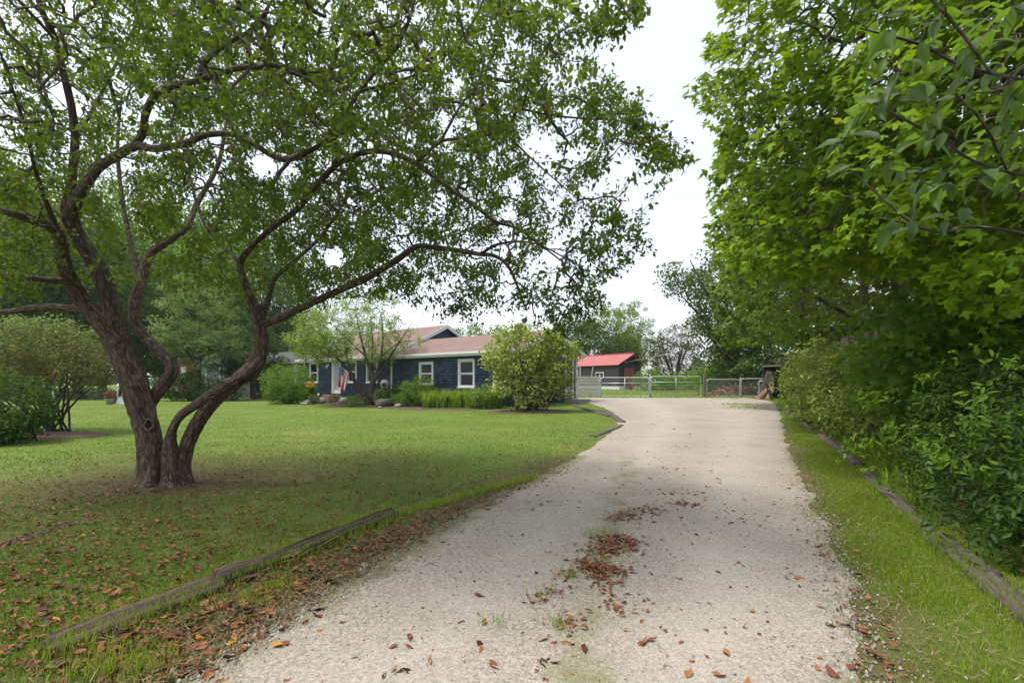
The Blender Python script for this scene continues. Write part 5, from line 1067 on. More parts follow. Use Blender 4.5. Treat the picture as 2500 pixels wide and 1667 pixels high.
# trees behind the wing and the barn
p = at(1180, 58); blob_tree('broadleaf_tree', p, 'bushy tree rising just behind the wing roof and flue', [((p[0], 58, 4.6), (5.5, 3, 3.6))], 11000, .26, .18, M['bright_leaf'], 44, .25, csize=(.6, 1.2))
p = at(1420, 60); blob_tree('broadleaf_tree', p, 'dark green tree directly behind the left end of the barn', [((p[0], 60, 5.0), (4.6, 3.5, 4.4))], 13000, .25, .17, M['dark_leaf'], 45, .25, csize=(.6, 1.2))
p = at(1490, 64); blob_tree('broadleaf_tree', p, 'yellow green tree standing behind the barn roof', [((p[0], 64, 7.2), (4.4, 3.5, 4.2)), ((p[0] + 2, 64, 4), (3.5, 3, 3))], 15000, .24, .15, M['maple_leaf_far'], 46, .25, csize=(.5, 1.2))
p = at(1560, 74); blob_tree('broadleaf_tree', p, 'airy grey green tree rising tallest behind the barn', [((p[0] - 1, 74, 9.6), (3.0, 3, 4.6)), ((p[0] + 1.6, 74, 7.2), (2.6, 2, 2.2)), ((p[0] - 2, 74, 6), (3, 2, 3))], 11000, .22, .13, M['pale_leaf'], 47, .22, csize=(.4, 1.0), shell=.3)
# sparse dark tree in the paddock
p = at(1648, 52); rgd = np.random.default_rng(48); e = tree_empty('sparse_tree', p, 'sparse half dead dark tree standing in the paddock beyond the wide gate')
lim = []
for k in range(7):
    a = k * 2.4; r_ = rgd.uniform(.8, 2.6); lim.append([(p[0] + .12 * math.cos(a), 52 + .12 * math.sin(a), p[2] - .1, .11), (p[0] + r_ * .3 * math.cos(a), 52 + r_ * .3 * math.sin(a), p[2] + 2, .085), (p[0] + r_ * .75 * math.cos(a), 52 + r_ * .75 * math.sin(a), p[2] + 4.0, .05), (p[0] + r_ * math.cos(a), 52 + r_ * math.sin(a), p[2] + rgd.uniform(5, 7.4), .012)])
hang(link('trunk', limb_mesh('trunk', lim, M['bark_grey'], 8, .2, .05, 3)), e)
A_ = ellipsoid(900, (p[0], 52, p[2] + 3.9), (2.7, 2.2, 3.0), rgd, .2)
nodes, par, cnt, paths, nb = grow(np.vstack([catmull(np.asarray(l), .3)[4:, :3] for l in lim]), A_, rgd, .25, .05, .03)
hang(link('branch', twig_mesh('branch', nodes, cnt, paths, M['twig'], .009, .4, .05), None, 'stuff'), e)
pos, R = twig_leaves(nodes, par, cnt, nb, rgd, 6, 3, .15); hang(link('crown', leaves_mesh('crown', DIAM, pos, R, np.full(len(pos), .15), np.full(len(pos), .09), rgd.uniform(size=len(pos)), M['olive_leaf']), None, 'stuff'), e)
# hedge bushes behind the gates
GB = 'bushes in a row behind the gates'
hb = blob_tree('hedge_bush', at(1590, 43), 'rounded green bush behind the gates, next to the barn', [((at(1590, 43)[0], 43, at(1590, 43)[2] + .9), (1.7, 1.2, 1.0))], 2600, .13, .09, M['bright_leaf'], 51, .06, csize=(.25, .5), cat='bush', group=GB, per=30)
for px, D_, sc, lab in ((1640, 44, .9, 'rounded green bush behind the wide tube gate, left half'), (1690, 45, .95, 'rounded green bush behind the wide tube gate, right half'), (1742, 40, 1.3, 'tall green bush behind the chain link gate beside the wooden post'), (1780, 38, 1.5, 'taller green bush behind the middle of the chain link gates'), (1848, 37, 1.7, 'largest green bush behind the rightmost chain link panel')):
    copy_tree(hb, at(px, D_), sc, px * .7, lab, GB)
# far wood closing the horizon
rg = np.random.default_rng(60); V_ = []
cx_ = np.concatenate([np.linspace(-420, 420, 150)]); blobs = []
for x in cx_: yy = 165 + rg.uniform(-8, 25); h = rg.uniform(5.2, 7.6); blobs.append(((x + rg.uniform(-2, 2), yy, h * .75), (4.2, 4, h * .85)))
pos, nrm = clump_leaves(blobs, 36000, rg, (1.2, 2.4), 40, .5); 
fw = plant_from_pos('far_wood', None, pos, nrm, DIAM, 1.3, .95, M['blue_green_leaf'], rg, crand=.8); tag(fw, 'hazy far wood along the horizon behind the paddock', 'wood', None, 'stuff')
b = MB()
for bb in blobs: c = bb[0]; b.tube([(c[0], c[1], 0), (c[0], c[1], c[2])], .2, 5)
o = b.build('far_wood_trunk', M['twig'], None, False, 'stuff'); o.parent = fw

# ================================================================== SHRUBS AND GARDEN PLANTS
def shrub(name, p, label, blobs, n, Lf, Wf, material, seed, stems=9, sr=.02, csize=(.15, .3), per=24, shell=.45, tpl=OVAL, cat='shrub', spread=.25, group=None, crand=.5, flat=.8, droop=0):
    rg = np.random.default_rng(seed); p = np.asarray(p, float); e = tree_empty(name, p, label, cat, group)
    pos, nrm = clump_leaves(blobs, n, rg, csize, per, shell, flat); k = pos[:, 2] > p[2] + .03; pos, nrm = pos[k], nrm[k]
    hang(plant_from_pos('foliage', None, pos, nrm, tpl, Lf, Wf, material, rg, crand=crand), e)
    lim = []
    for k in range(stems):
        b = blobs[k % len(blobs)]; c = ellipsoid(1, b[0], np.asarray(b[1]) * .85, rg, .6)[0]; s0 = p + np.array([rg.normal(0, spread), rg.normal(0, spread), -.05])
        m_ = s0 + (c - s0) * .45; m_[2] += .12 * (c[2] - s0[2]); lim.append([(*s0, sr), (*m_, sr * .7), (*c, sr * .25)])
    hang(link('stem', limb_mesh('stem', lim, M['bark_grey'], 7, .08, .05, seed)), e); return e
S = SHRUB
shrub('variegated_dogwood', S, 'large loose shrub with cream and green leaves in a mulch ring on the lawn', [((S[0] - .1, S[1], 2.55), (1.75, 1.2, 1.25)), ((S[0] - 1.15, S[1] - .1, 2.2), (.75, .8, .9)), ((S[0] + 1.25, S[1], 2.3), (1.05, .9, 1.1)), ((S[0] - .8, S[1] - .1, 1.25), (.9, .8, .6)), ((S[0] + 1.3, S[1] + .1, 1.25), (.8, .7, .65)), ((S[0] + .2, S[1] - .3, .95), (.8, .6, .5)), ((S[0] + 1.0, S[1], 3.2), (.7, .6, .6)), ((S[0] - .5, S[1], 3.4), (.6, .6, .5)), ((S[0] + .1, S[1] - .3, .45), (.9, .5, .3))], 8600, .135, .07, M['variegated_leaf'], 71, 70, .020, (.13, .30), 16, .15, spread=.38)
# round rhododendron and companions
p = np.array([-13.95, 30.2, 0]); shrub('rhododendron', p, 'dense rounded dark green shrub at the left end of the blue house', [((p[0], p[1], 1.25), (1.65, 1.4, 1.25)), ((p[0] + .3, p[1] - .4, .7), (1.6, 1.1, .65))], 8500, .12, .05, M['bright_leaf'], 72, 10, .03, (.2, .38), 26)
p = at(757, 29.6); shrub('yellow_coneflower', p, 'clump of tall yellow flowers right of the round shrub', [((p[0], p[1], .75), (.3, .25, .5))], 700, .1, .05, M['bright_leaf'], 73, 10, .008, (.08, .15), 14, cat='flowers')
rg = np.random.default_rng(74); pos = ellipsoid(140, (p[0], p[1] - .05, 1.15), (.3, .25, .28), rg, .2); fm = leaf_mat('yellow_petal', [(0, (.5, .28, .02)), (1, (.7, .45, .05))], (.6, .4, .05), .3)
fe = plant_from_pos('flower_head', None, pos, pos - np.array([p[0], p[1], .6]), MAPLE_LO, .09, .09, fm, rg); hang(fe, bpy.data.objects['yellow_coneflower'])
p = np.array([-4.95, 25.4, float(ground(-4.95, 25.4))]); shrub('lace_leaf_maple', p, 'low feathery green shrub under the wing window left of the irises', [((p[0], p[1], .85), (1.05, .8, .8)), ((p[0] - .2, p[1], .5), (1.1, .8, .45))], 6500, .10, .03, M['bright_leaf'], 75, 14, .02, (.14, .3), 24, flat=.6)
p = at(930, 26.6); shrub('leafy_perennial', p, 'small leafy perennial below the domed birdhouse', [((p[0], p[1] - .2, .55), (.4, .3, .45))], 900, .09, .045, M['pale_leaf'], 76, 6, .01, (.1, .18), 14, cat='plant')
p = at(962, 26.0); shrub('leafy_perennial', p, 'dark leafy perennial at the foot of the white corner board', [((p[0], p[1], .6), (.55, .4, .55))], 1100, .09, .04, M['dark_leaf'], 77, 8, .01, (.1, .2), 14, cat='plant')
p = at(786, 28.4); shrub('low_perennial', p, 'low yellowish plant just right of the brick steps', [((p[0] + .7, p[1], .3), (.35, .3, .3))], 500, .09, .03, M['tan_leaf'], 78, 5, .008, (.08, .14), 12, cat='plant')
p = at(772, 29.0); shrub('low_perennial', p, 'low yellowish plant just left of the brick steps', [((p[0] - .1, p[1] - .1, .32), (.35, .3, .3))], 500, .09, .03, M['tan_leaf'], 79, 5, .008, (.08, .14), 12, cat='plant')
p = at(870, 26.8); shrub('low_perennial', p, 'low bright grassy plant left of the feathery tree trunk', [((p[0], p[1], .3), (.75, .4, .32))], 1100, .12, .02, M['iris_leaf'], 80, 5, .008, (.1, .2), 14, cat='plant')
p = at(1235, 22.3); shrub('leafy_perennial', p, 'pale leafy plant between the irises and the cream leaved shrub', [((p[0] - .9, p[1] - .2, .7), (.7, .4, .6))], 1200, .1, .05, M['pale_leaf'], 81, 8, .01, (.12, .2), 14, cat='plant')
# blade clumps
def blades(name, label, cx_, cy_, rx, ry, n, h, wd, material, seed, cat='plant', lean=.45, group=None, kind=None):
    rg = np.random.default_rng(seed); th = rg.uniform(0, 2 * np.pi, n); rr = np.sqrt(rg.uniform(0, 1, n)); x = cx_ + rx * rr * np.cos(th); y = cy_ + ry * rr * np.sin(th); z = ground(x, y) - .02
    H_ = h * rg.uniform(.55, 1.1, n); d = rg.uniform(0, 2 * np.pi, n); ln = lean * rg.uniform(.2, 1.3, n); segs = 5
    t_ = np.linspace(0, 1, segs); V = np.zeros((n, segs, 2, 3)); side = d + np.pi / 2 + rg.normal(0, .5, n)
    for k, tt in enumerate(t_):
        off = ln * tt ** 2.2 * H_; zz_ = H_ * (tt - .28 * ln * tt ** 3); ww = wd * (1 - tt ** 2.5) * .5 + .0008
        for sgn in (0, 1):
            V[:, k, sgn, 0] = x + off * np.cos(d) + (sgn * 2 - 1) * ww * np.cos(side); V[:, k, sgn, 1] = y + off * np.sin(d) + (sgn * 2 - 1) * ww * np.sin(side); V[:, k, sgn, 2] = z + zz_
    bi = (np.arange(n) * segs * 2)[:, None, None]; f = np.array([[2 * k, 2 * k + 1, 2 * k + 3, 2 * k + 2] for k in range(segs - 1)])[None] + bi
    me = np_mesh(name, V.reshape(-1, 3), f.reshape(-1, 4), material, attrs={'rnd': np.repeat(rg.beta(2, 2, n), segs - 1)})
    if label is None: return me
    e = empty(name, (cx_, cy_, float(ground(cx_, cy_))), 0, label, cat, group); hang(link('blade', me, None, 'stuff'), e); return e
for k in range(5):
    f = k / 4; cx_ = -3.95 + 3.0 * f; cy_ = 24.1 - 1.9 * f
    blades('iris_clump', ('leftmost iris clump, beside the feathery low shrub', 'second iris clump from the left under the wing window', 'middle iris clump of long arching leaves below the tall wing window', 'fourth iris clump from the left, near the cream leaved shrub', 'rightmost iris clump half behind the cream leaved shrub')[k], cx_, cy_, .5, .38, 230, 1.1, .062, M['iris_leaf'], 90 + k, 'iris', .6, 'iris clumps under the wing windows')
# feathery tree in front of the house
p = GP(904, 991); rgf = np.random.default_rng(95); fe = tree_empty('feathery_tree', p, 'small airy tree with fine light green leaves in front of the house')
Df = float(p[1])
lim = [[(*P(x, y, Df + dz_), r) for (x, y, dz_, r) in l] for l in (
 [(902, 996, 0, .30), (906, 970, 0, .24), (908, 945, 0, .19), (910, 928, 0, .16), (905, 905, .1, .11), (893, 870, .2, .08), (880, 820, .4, .05), (870, 770, .5, .02)],
 [(898, 985, -.05, .20), (888, 962, -.1, .13), (872, 942, -.2, .12), (862, 922, -.3, .10), (853, 905, -.3, .09), (830, 880, -.5, .06), (795, 850, -.7, .04), (750, 830, -.9, .015)],
 [(910, 930, 0, .13), (922, 905, .1, .10), (930, 870, .2, .07), (935, 820, .3, .05), (930, 765, .3, .02)],
 [(912, 930, 0, .12), (935, 900, -.2, .08), (955, 865, -.4, .06), (985, 820, -.6, .03), (1005, 790, -.7, .012)],
 [(910, 926, .0, .11), (908, 890, .4, .08), (910, 840, .7, .05), (905, 780, .9, .02)],
 [(893, 870, .2, .05), (850, 830, .3, .04), (810, 790, .4, .015)], [(930, 870, .2, .05), (970, 840, .5, .03), (1020, 830, .7, .012)], [(853, 905, -.3, .06), (845, 860, -.1, .04), (840, 800, .2, .015)], [(935, 900, -.2, .05), (960, 890, -.3, .03), (990, 870, -.4, .012)])]
hang(link('trunk', limb_mesh('trunk', lim, M['bark_grey'], 12, .1, .08, 5)), fe)
A_ = np.vstack([ellipsoid(900, P(850, 820, Df), (3.6, 2.2, 2.0), rgf, .1), ellipsoid(70, P(950, 830, Df), (2.2, 1.6, 1.3), rgf, .1), ellipsoid(350, P(780, 845, Df - .6), (1.7, 1.2, .9), rgf, .1), ellipsoid(160, P(900, 740, Df + .3), (2.0, 1.4, .9), rgf, .1)]); A_ = A_[A_[:, 2] > 2.35]
nodes, par, cnt, paths, nb = grow(np.vstack([catmull(np.asarray(l), .2)[6:, :3] for l in lim]), A_, rgf, .2, .10, .02)
hang(link('branch', twig_mesh('branch', nodes, cnt, paths, M['twig'], .0045, .42, .04), None, 'stuff'), fe)
pos, R = twig_leaves(nodes, par, cnt, nb, rgf, 7.5, 4, .10, .8, 1.2, .1); hang(link('crown', leaves_mesh('crown', DIAM, pos, R, .17 * rgf.uniform(.7, 1.2, len(pos)), .05 * rgf.uniform(.7, 1.2, len(pos)), rgf.beta(2, 2, len(pos)), M['willow_leaf']), None, 'stuff'), fe)
print('feathery', len(pos))
# left shrubs
p = GP(122, 1058); ls = shrub('olive_shrub', p, 'wide olive green shrub with brownish leaves at the left edge', [((p[0] - .6, p[1] + .2, 2.15), (2.2, 1.5, .85)), ((p[0] + .4, p[1], 1.75), (1.5, 1.2, .65)), ((p[0] - 1.6, p[1], 1.7), (1.3, 1.2, .7))], 12000, .075, .036, M['tan_leaf'], 82, 26, .03, (.16, .34), 26, .4, spread=.22, crand=.9)
pos, nrm = clump_leaves([((p[0] - .6, p[1] + .2, 2.55), (1.9, 1.3, .62))], 3500, np.random.default_rng(83), (.12, .26), 22, .5); o = plant_from_pos('new_growth', None, pos, nrm, OVAL, .085, .04, M['pale_leaf'], np.random.default_rng(84)); hang(o, ls)
p = GP(28, 1082); shrub('dark_bush', p, 'dense dark green bush in the lower left corner of the lawn edge', [((p[0] - .35, p[1], .85), (1.05, .9, .85)), ((p[0] - .2, p[1] - .2, .4), (1.0, .8, .4))], 6000, .085, .042, M['dark_leaf'], 85, 10, .02, (.14, .28), 26)
p = at(620, 37); blob_tree('young_maple', p, 'bushy young tree hiding the right part of the pale garage', [((p[0], 37, 3.6), (2.4, 2.0, 2.6)), ((p[0] - 1.5, 36.5, 2.4), (1.6, 1.4, 1.2))], 7000, .17, .12, M['dark_leaf'], 143, .12, csize=(.35, .8))
p = at(455, 34.0); shrub('dark_bush', p, 'low dark bush between the forked trunks in front of the pale garage', [((p[0], p[1], 1.0), (2.2, 1.2, 1.1)), ((p[0] + 2.4, p[1], .7), (1.6, 1.0, .8))], 6000, .13, .08, M['dark_leaf'], 86, 10, .03, (.25, .5), 26)
p = at(205, 36); shrub('grey_green_bush', p, 'low grey green mound at the back of the left lawn', [((p[0], p[1], .45), (2.6, 1, .6))], 3000, .12, .05, M['blue_green_leaf'], 87, 8, .02, (.2, .4), 24)
p = at(310, 32.8); shrub('low_perennial', p, 'yellow green low plant at the foot of the white lantern', [((p[0] + .1, p[1] - .5, .2), (.5, .3, .25))], 600, .12, .06, M['pale_leaf'], 88, 4, .01, (.1, .2), 12, cat='plant')
# right undergrowth
shrub('variegated_euonymus', (8.6, 11.6, 0), 'sprawling bush with small cream edged leaves in front of the picket fence', [((8.55, 11.5, 1.1), (1.45, 2.4, 1.2)), ((8.2, 10.8, .6), (1.0, 1.7, .65)), ((9.0, 12.6, 1.45), (1.2, 1.8, .8))], 12000, .10, .056, M['euonymus_leaf'], 101, 16, .02, (.14, .30), 26, .45)
shrub('variegated_euonymus', (10.3, 15.4, .0), 'farther sprawling bush with small cream edged leaves beside the lean-to', [((10.2, 15.4, 1.3), (1.4, 2.0, 1.3)), ((10.0, 15.2, .6), (1.2, 1.6, .6)), ((11.4, 17.4, 1.8), (1.4, 1.6, 1.2))], 8000, .11, .062, M['euonymus_leaf'], 102, 14, .02, (.14, .32), 26, .45)
shrub('maple_sapling', (6.8, 7.3, 0), 'bushy maple sapling with dark green leaves right of the drive', [((6.2, 7.2, 1.75), (1.15, 1.1, .95)), ((6.4, 6.9, 1.15), (1.1, 1.0, .7)), ((7.2, 7.8, 2.1), (1.3, 1.3, .9)), ((6.8, 8.2, 1.3), (.9, .9, .7)), ((7.2, 6.6, 1.5), (1.2, 1.1, 1.2))], 7000, .12, .125, M['bright_leaf'], 103, 12, .02, (.2, .4), 20, .35, MAPLE_LO, 'sapling')
shrub('arching_bush', (5.3, 5.2, 0), 'dense leafy bush with pointed leaves spilling over the timbers', [((5.4, 5.0, .85), (1.1, 1.1, .75)), ((4.9, 4.8, .45), (.8, 1.0, .42)), ((5.8, 5.4, 1.2), (1.0, 1.0, .7)), ((4.5, 4.6, .22), (.6, .8, .2))], 8500, .078, .027, M['dark_leaf'], 104, 30, .010, (.08, .3), 20, .15)
shrub('arching_bush', (4.75, 3.75, 0), 'nearest leafy bush at the right edge of the picture', [((4.75, 3.8, .75), (.95, .95, .72)), ((4.35, 3.55, .42), (.75, .85, .40)), ((4.0, 3.7, .2), (.55, .8, .18)), ((4.2, 2.9, .4), (.7, .6, .4))], 6000, .078, .027, M['dark_leaf'], 105, 26, .010, (.08, .28), 20, .15)
pos, nrm = clump_leaves([((4.9, 4.8, 1.0), (1.1, 1.5, .7)), ((4.5, 3.7, .7), (.85, .9, .6)), ((4.5, 5.2, .5), (.9, 1.2, .4))], 1500, np.random.default_rng(106), (.1, .2), 16, .75); o = plant_from_pos('new_growth', None, pos, nrm, OVAL, .08, .033, M['bright_leaf'], np.random.default_rng(107)); hang(o, bpy.data.objects['arching_bush'])
shrub('woodland_bush', (9.2, 8.6, 0), 'dark thicket of leaves below the near maple', [((9.4, 8.4, 1.7), (1.8, 1.8, 1.7)), ((8.3, 6.8, 1.6), (1.3, 1.2, 1.4)), ((7.0, 4.6, 1.4), (1.3, 1.4, 1.4)), ((10.5, 10.5, 2.3), (1.6, 1.6, 2.2))], 8500, .13, .085, M['dark_leaf'], 108, 12, .03, (.25, .5), 24, .2)
shrub('woodland_bush', (13.5, 15.6, 0), 'dark thicket of leaves behind the picket fence', [((13.3, 15.6, 2.0), (2.0, 2.4, 2.2)), ((16, 20.5, 2.2), (2.6, 2.6, 2.4)), ((18, 26, 2.4), (4, 3, 2.6)), ((18.2, 36, 2.6), (3.4, 2.4, 2.6))], 7500, .2, .13, M['dark_leaf'], 109, 12, .03, (.35, .7), 24, .2)
GWd = 'grassy weeds on the litter beside the right timbers'
for k, (px, py, h, lab) in enumerate(((2190, 1150, .5, 'tuft of long bright weeds nearest beside the arching bush'), (2135, 1105, .42, 'tuft of long bright weeds in the middle of the litter strip'), (2060, 1062, .4, 'farthest small tuft of weeds below the cream edged bush'), (2240, 1190, .35, 'broad low tuft of weeds at the foot of the arching bush'))):
    q = GP(px, py); blades('weed_tuft', lab, q[0], q[1], .32, .32, 110, h, .022, M['verge_grass'], 110 + k, 'weeds', .9, GWd)

# ---- near broadleaf branches at the top right: every big leaf is a part
bt = empty('large_leaved_tree', (3.9, 1.9, 0), 0, 'tree with large dark glossy oval leaves hanging in at the top right corner', 'tree')
bl_limbs = [[(3.9, 1.9, -.1, .12), (3.85, 1.95, 1.4, .10), (3.7, 2.0, 2.6, .08), (3.4, 2.0, 3.6, .05), (3.0, 2.0, 4.3, .02)],
 [(3.8, 1.95, 2.0, .018), (3.2, 2.1, 2.55, .013), (*P(2420, 180, 2.2), .006), (*P(2250, 110, 2.2), .007), (*P(2100, 70, 2.25), .003)],
 [(3.82, 1.95, 1.7, .018), (3.2, 2.1, 2.15, .013), (*P(2460, 420, 2.2), .006), (*P(2280, 330, 2.2), .007), (*P(2130, 250, 2.3), .003)],
 [(3.85, 1.95, 1.4, .018), (3.2, 2.1, 1.8, .013), (*P(2440, 560, 2.25), .006), (*P(2260, 560, 2.3), .007), (*P(2080, 420, 2.4), .003)],
 [(*P(2420, 180, 2.2), .005), (*P(2330, 60, 2.1), .006), (*P(2240, -30, 2.1), .003)], [(*P(2460, 420, 2.2), .005), (*P(2400, 300, 2.1), .006), (*P(2330, 230, 2.0), .003)], [(*P(2260, 560, 2.3), .006), (*P(2190, 540, 2.3), .004), (*P(2140, 530, 2.35), .002)]]
hang(link('trunk', limb_mesh('trunk', bl_limbs, M['bark_grey'], 9, .05, .05, 8)), bt)
spots6 = [(760, 130), (890, 60), (850, 170), (830, 350), (900, 280), (950, 370), (1080, 260), (1150, 220), (1180, 150), (1000, 40), (1120, 40), (1350, 90), (1440, 110), (1040, 20), (1380, 200), (1480, 60), (1260, 340), (1340, 440), (1440, 420), (1480, 300), (1230, 440), (750, 590), (720, 670), (760, 830), (840, 790), (930, 780), (900, 690), (1140, 690), (1100, 800), (1180, 500), (980, 450), (1040, 1000), (1180, 1020), (1030, 1090), (900, 1090), (1240, 890), (1320, 680), (1420, 680), (1480, 780), (1210, 810), (950, 830), (1010, 860), (1520, 180), (1540, 380), (1300, 280), (1420, 20), (1250, 60), (1200, 330), (1100, 420), (1090, 560), (1280, 600), (1360, 560), (1460, 600), (1540, 660), (1380, 820), (1490, 880), (1290, 990), (1120, 900), (870, 470), (1550, 20), (1520, 480), (1160, 90), (990, 180), (940, 130), (1340, 150), (1400, 320), (1060, 660), (980, 600), (1180, 620), (1540, 800)]
rgb_ = np.random.default_rng(120); att = np.array([P(1700 + x / 1.96 + rgb_.normal(0, 6), y / 1.96 + rgb_.normal(0, 6), rgb_.uniform(1.95, 2.6)) for x, y in spots6])
base = np.vstack([catmull(np.asarray(l), .05)[:, :3] for l in bl_limbs[1:]]); nodes, par, cnt, paths, nb = grow(base, att, rgb_, .05, .06, .004, 3)
hang(link('twig', twig_mesh('twig', nodes, cnt, paths, M['twig'], .0018, .4, .01), None, 'stuff'), bt)
bm_, t, o = mat('broad_leaf'); oi = N(t, 'ShaderNodeObjectInfo'); r = ramp(t, [(0, (.014, .034, .010)), (.45, (.024, .06, .012)), (.7, (.05, .11, .015)), (1, (.10, .19, .02))], oi.outputs['Random'])
tc = N(t, 'ShaderNodeTexCoord'); n = noise(t, 60, 4, tc.outputs['Object']); wv_ = N(t, 'ShaderNodeTexWave'); wv_.inputs['Scale'].default_value = 26; wv_.inputs['Distortion'].default_value = 1.5; wv_.bands_direction = 'Y'; t.links.new(tc.outputs['Object'], wv_.inputs[0])
c = mixc(t, .25, r.outputs[0], ramp(t, [(.35, (.02, .04, .012)), (.7, (.09, .14, .04))], n.outputs['Fac']).outputs[0])
p_ = N(t, 'ShaderNodeBsdfPrincipled'); p_.inputs['Roughness'].default_value = .4; p_.inputs['Specular IOR Level'].default_value = .28; t.links.new(c, p_.inputs['Base Color']); t.links.new(bump(t, wv_.outputs['Fac'], .35, .004).outputs[0], p_.inputs['Normal'])
tr = N(t, 'ShaderNodeBsdfTranslucent'); tr.inputs['Color'].default_value = (.2, .36, .02, 1); mx = N(t, 'ShaderNodeMixShader'); mx.inputs[0].default_value = .34; t.links.new(p_.outputs[0], mx.inputs[1]); t.links.new(tr.outputs[0], mx.inputs[2]); t.links.new(mx.outputs[0], o.inputs[0])
def big_leaf(curl, fold, seed):
    rg = np.random.default_rng(seed); ns = 9; v = []; f = []
    for i in range(ns):
        s_ = i / (ns - 1); wd = .23 * math.sin(math.pi * min(1, s_ ** .85)) ** .9 * (1 - .3 * s_) + .003
        for k, q in enumerate((-1, -.5, 0, .5, 1)):
            v.append((q * wd, s_, fold * abs(q) * wd - curl * s_ * s_ + .018 * math.sin(s_ * 14 + q * 3 + seed) * abs(q)))
    for i in range(ns - 1):
        for k in range(4): a = i * 5 + k; f.append((a, a + 1, a + 6, a + 5))
    b = MB(); b.add(v, f); b.tube([(0, -.16, .02), (0, 0, 0), (0, .5, -curl * .25 - .004), (0, .95, -curl * .9)], [.007, .008, .005, .002], 4); return b
lm = []
for k in range(5):
    o_ = big_leaf(.12 + .08 * k, .25 + .1 * (k % 3), k).build('leaf', bm_, bt, True); lm.append(o_.data); bpy.data.objects.remove(o_)
ends = np.concatenate([np.arange(max(s_, e_ - 2), e_) for (_, s_, e_) in paths]); ends = np.concatenate([ends, rgb_.choice(np.arange(nb, len(nodes)), 45)])
for i in ends:
    o_ = link('leaf', lm[rgb_.integers(5)], bt); q = nodes[i]; d = unit(nodes[i] - nodes[par[i]]) * .6 + rgb_.normal(0, .5, 3) + np.array([-.35, 0, -.55]); nr = np.array([-.2, -.5, .9]) + rgb_.normal(0, .45, 3)
    Rm = frames(d[None], nr[None])[0]; sc_ = rgb_.uniform(.07, .13); Mx = Matrix([[*(Rm[a] * sc_), 0] for a in range(3)] + [[0, 0, 0, 1]]); Mx.translation = Vector(q - np.array([3.9, 1.9, 0])); o_.matrix_local = Mx

# ================================================================== GRASS, PEBBLES, FALLEN LEAVES
def bed_mask(x, y):
    k = np.zeros(len(x), bool)
    for ol in BEDS: k |= inpoly(np.column_stack([x, y]), ol)
    return k
BLADE1 = (np.array([(-.5, 0, 0), (.5, 0, 0), (0, 1, .2)], float), [np.array([(0, 1, 2)])])
def grass(name, label, x, y, h, wd, rnd, material, seed, tpl=BLADE):
    rg = np.random.default_rng(seed); n = len(x); pos = np.column_stack([x, y, ground(x, y) - .004]); d = rg.uniform(0, 2 * np.pi, n)
    ax = np.column_stack([.5 * np.cos(d) * rg.uniform(.1, 1.3, n), .5 * np.sin(d) * rg.uniform(.1, 1.3, n), np.ones(n)]); nr = np.column_stack([-np.cos(d + rg.normal(0, .6, n)), -np.sin(d), np.zeros(n)])
    return tag(link(name, leaves_mesh(name, tpl, pos, frames(ax, nr), h, wd, rnd, material), None, 'stuff'), label, 'grass')
rg = np.random.default_rng(130); n = 330000
y = np.exp(rg.uniform(math.log(1.7), math.log(30), n)); x = rg.uniform(-1.3, 1.0, n) * y
k = (x < xl(y) + left_wob(y) + .1 * rg.normal(0, 1, n) * (rg.uniform(size=n) < .3)) & ~bed_mask(x, y)
k &= rg.uniform(size=n) > bare_shade_amount(x, y) * .62
k &= np.hypot((x - TB[0]), y - TB[1]) > .36
k &= vnoise(x * 2.2 + 60, y * 2.2 + 60) + rg.uniform(-.35, .35, n) > .22
x, y = x[k], y[k]; n = len(x); f = np.maximum(1, y / 4.5); pat = vnoise(x * .45 + 80, y * .45 + 80)
gh_, gw_, gr_ = rg.uniform(.026, .05, n) * np.clip(1.15 - .025 * y, .6, 1), .0045 * f * rg.uniform(.7, 1.3, n), np.clip(rg.beta(2, 2.4, n) * .62 + .62 * (pat - .2) + .25 * (vnoise(x * 2.3 + 7, y * 2.3 + 7) - .5), 0, 1)
for nm_, lb_, kk, tp_ in (('lawn_grass', 'short mown grass on the near part of the front lawn', y < 6.5, BLADE), ('lawn_grass', 'short mown grass on the far part of the front lawn, up to the house', y >= 6.5, BLADE1)):
    grass(nm_, lb_, x[kk], y[kk], gh_[kk], gw_[kk], gr_[kk], M['grass'], 131, tp_)
print('lawn blades', n)
n = 170000; y = np.exp(rg.uniform(math.log(1.6), math.log(29), n)); x = xr(y) + right_wob(y) + rg.uniform(-.15, 1.75, n)
off = x - xr(y); wv_ = vnoise(x * 1.8 + 30, y * 1.8 + 30); lim_ = .85 + .2 * sstep(4, 9, y)
k = (rg.uniform(size=n) < sstep(.0, .45, off + .25 * (wv_ - .5)) * (1 - sstep(lim_ + .15, lim_ + .6, off)) + .05) & ((wv_ + rg.uniform(-.3, .3, n)) > .2) & (rg.uniform(size=n) < np.where(y > 3, 1, .8))
x, y = x[k], y[k]; n = len(x); f = np.maximum(1, y / 4.5)
grass('verge_grass', 'loose bright grass of the right verge', x, y, rg.uniform(.018, .055, n), .0046 * f * rg.uniform(.7, 1.3, n), rg.beta(2, 2.2, n), M['verge_grass'], 132)
print('verge blades', n)
n = 14000; x = rg.uniform(-2, 22, n); y = rg.uniform(28.6, 60, n); k = ~in_drive(x, y); x, y = x[k], y[k]; n = len(x)
grass('paddock_grass', 'grass of the paddock beyond the gates', x, y, rg.uniform(.05, .12, n), .05 * rg.uniform(.7, 1.3, n), rg.beta(2, 2, n), M['verge_grass'], 133)
M['straw'] = leaf_mat('straw', [(0, (.10, .07, .035)), (.5, (.22, .17, .09)), (1, (.36, .29, .16))], (.3, .25, .1), .15, .7, .2)
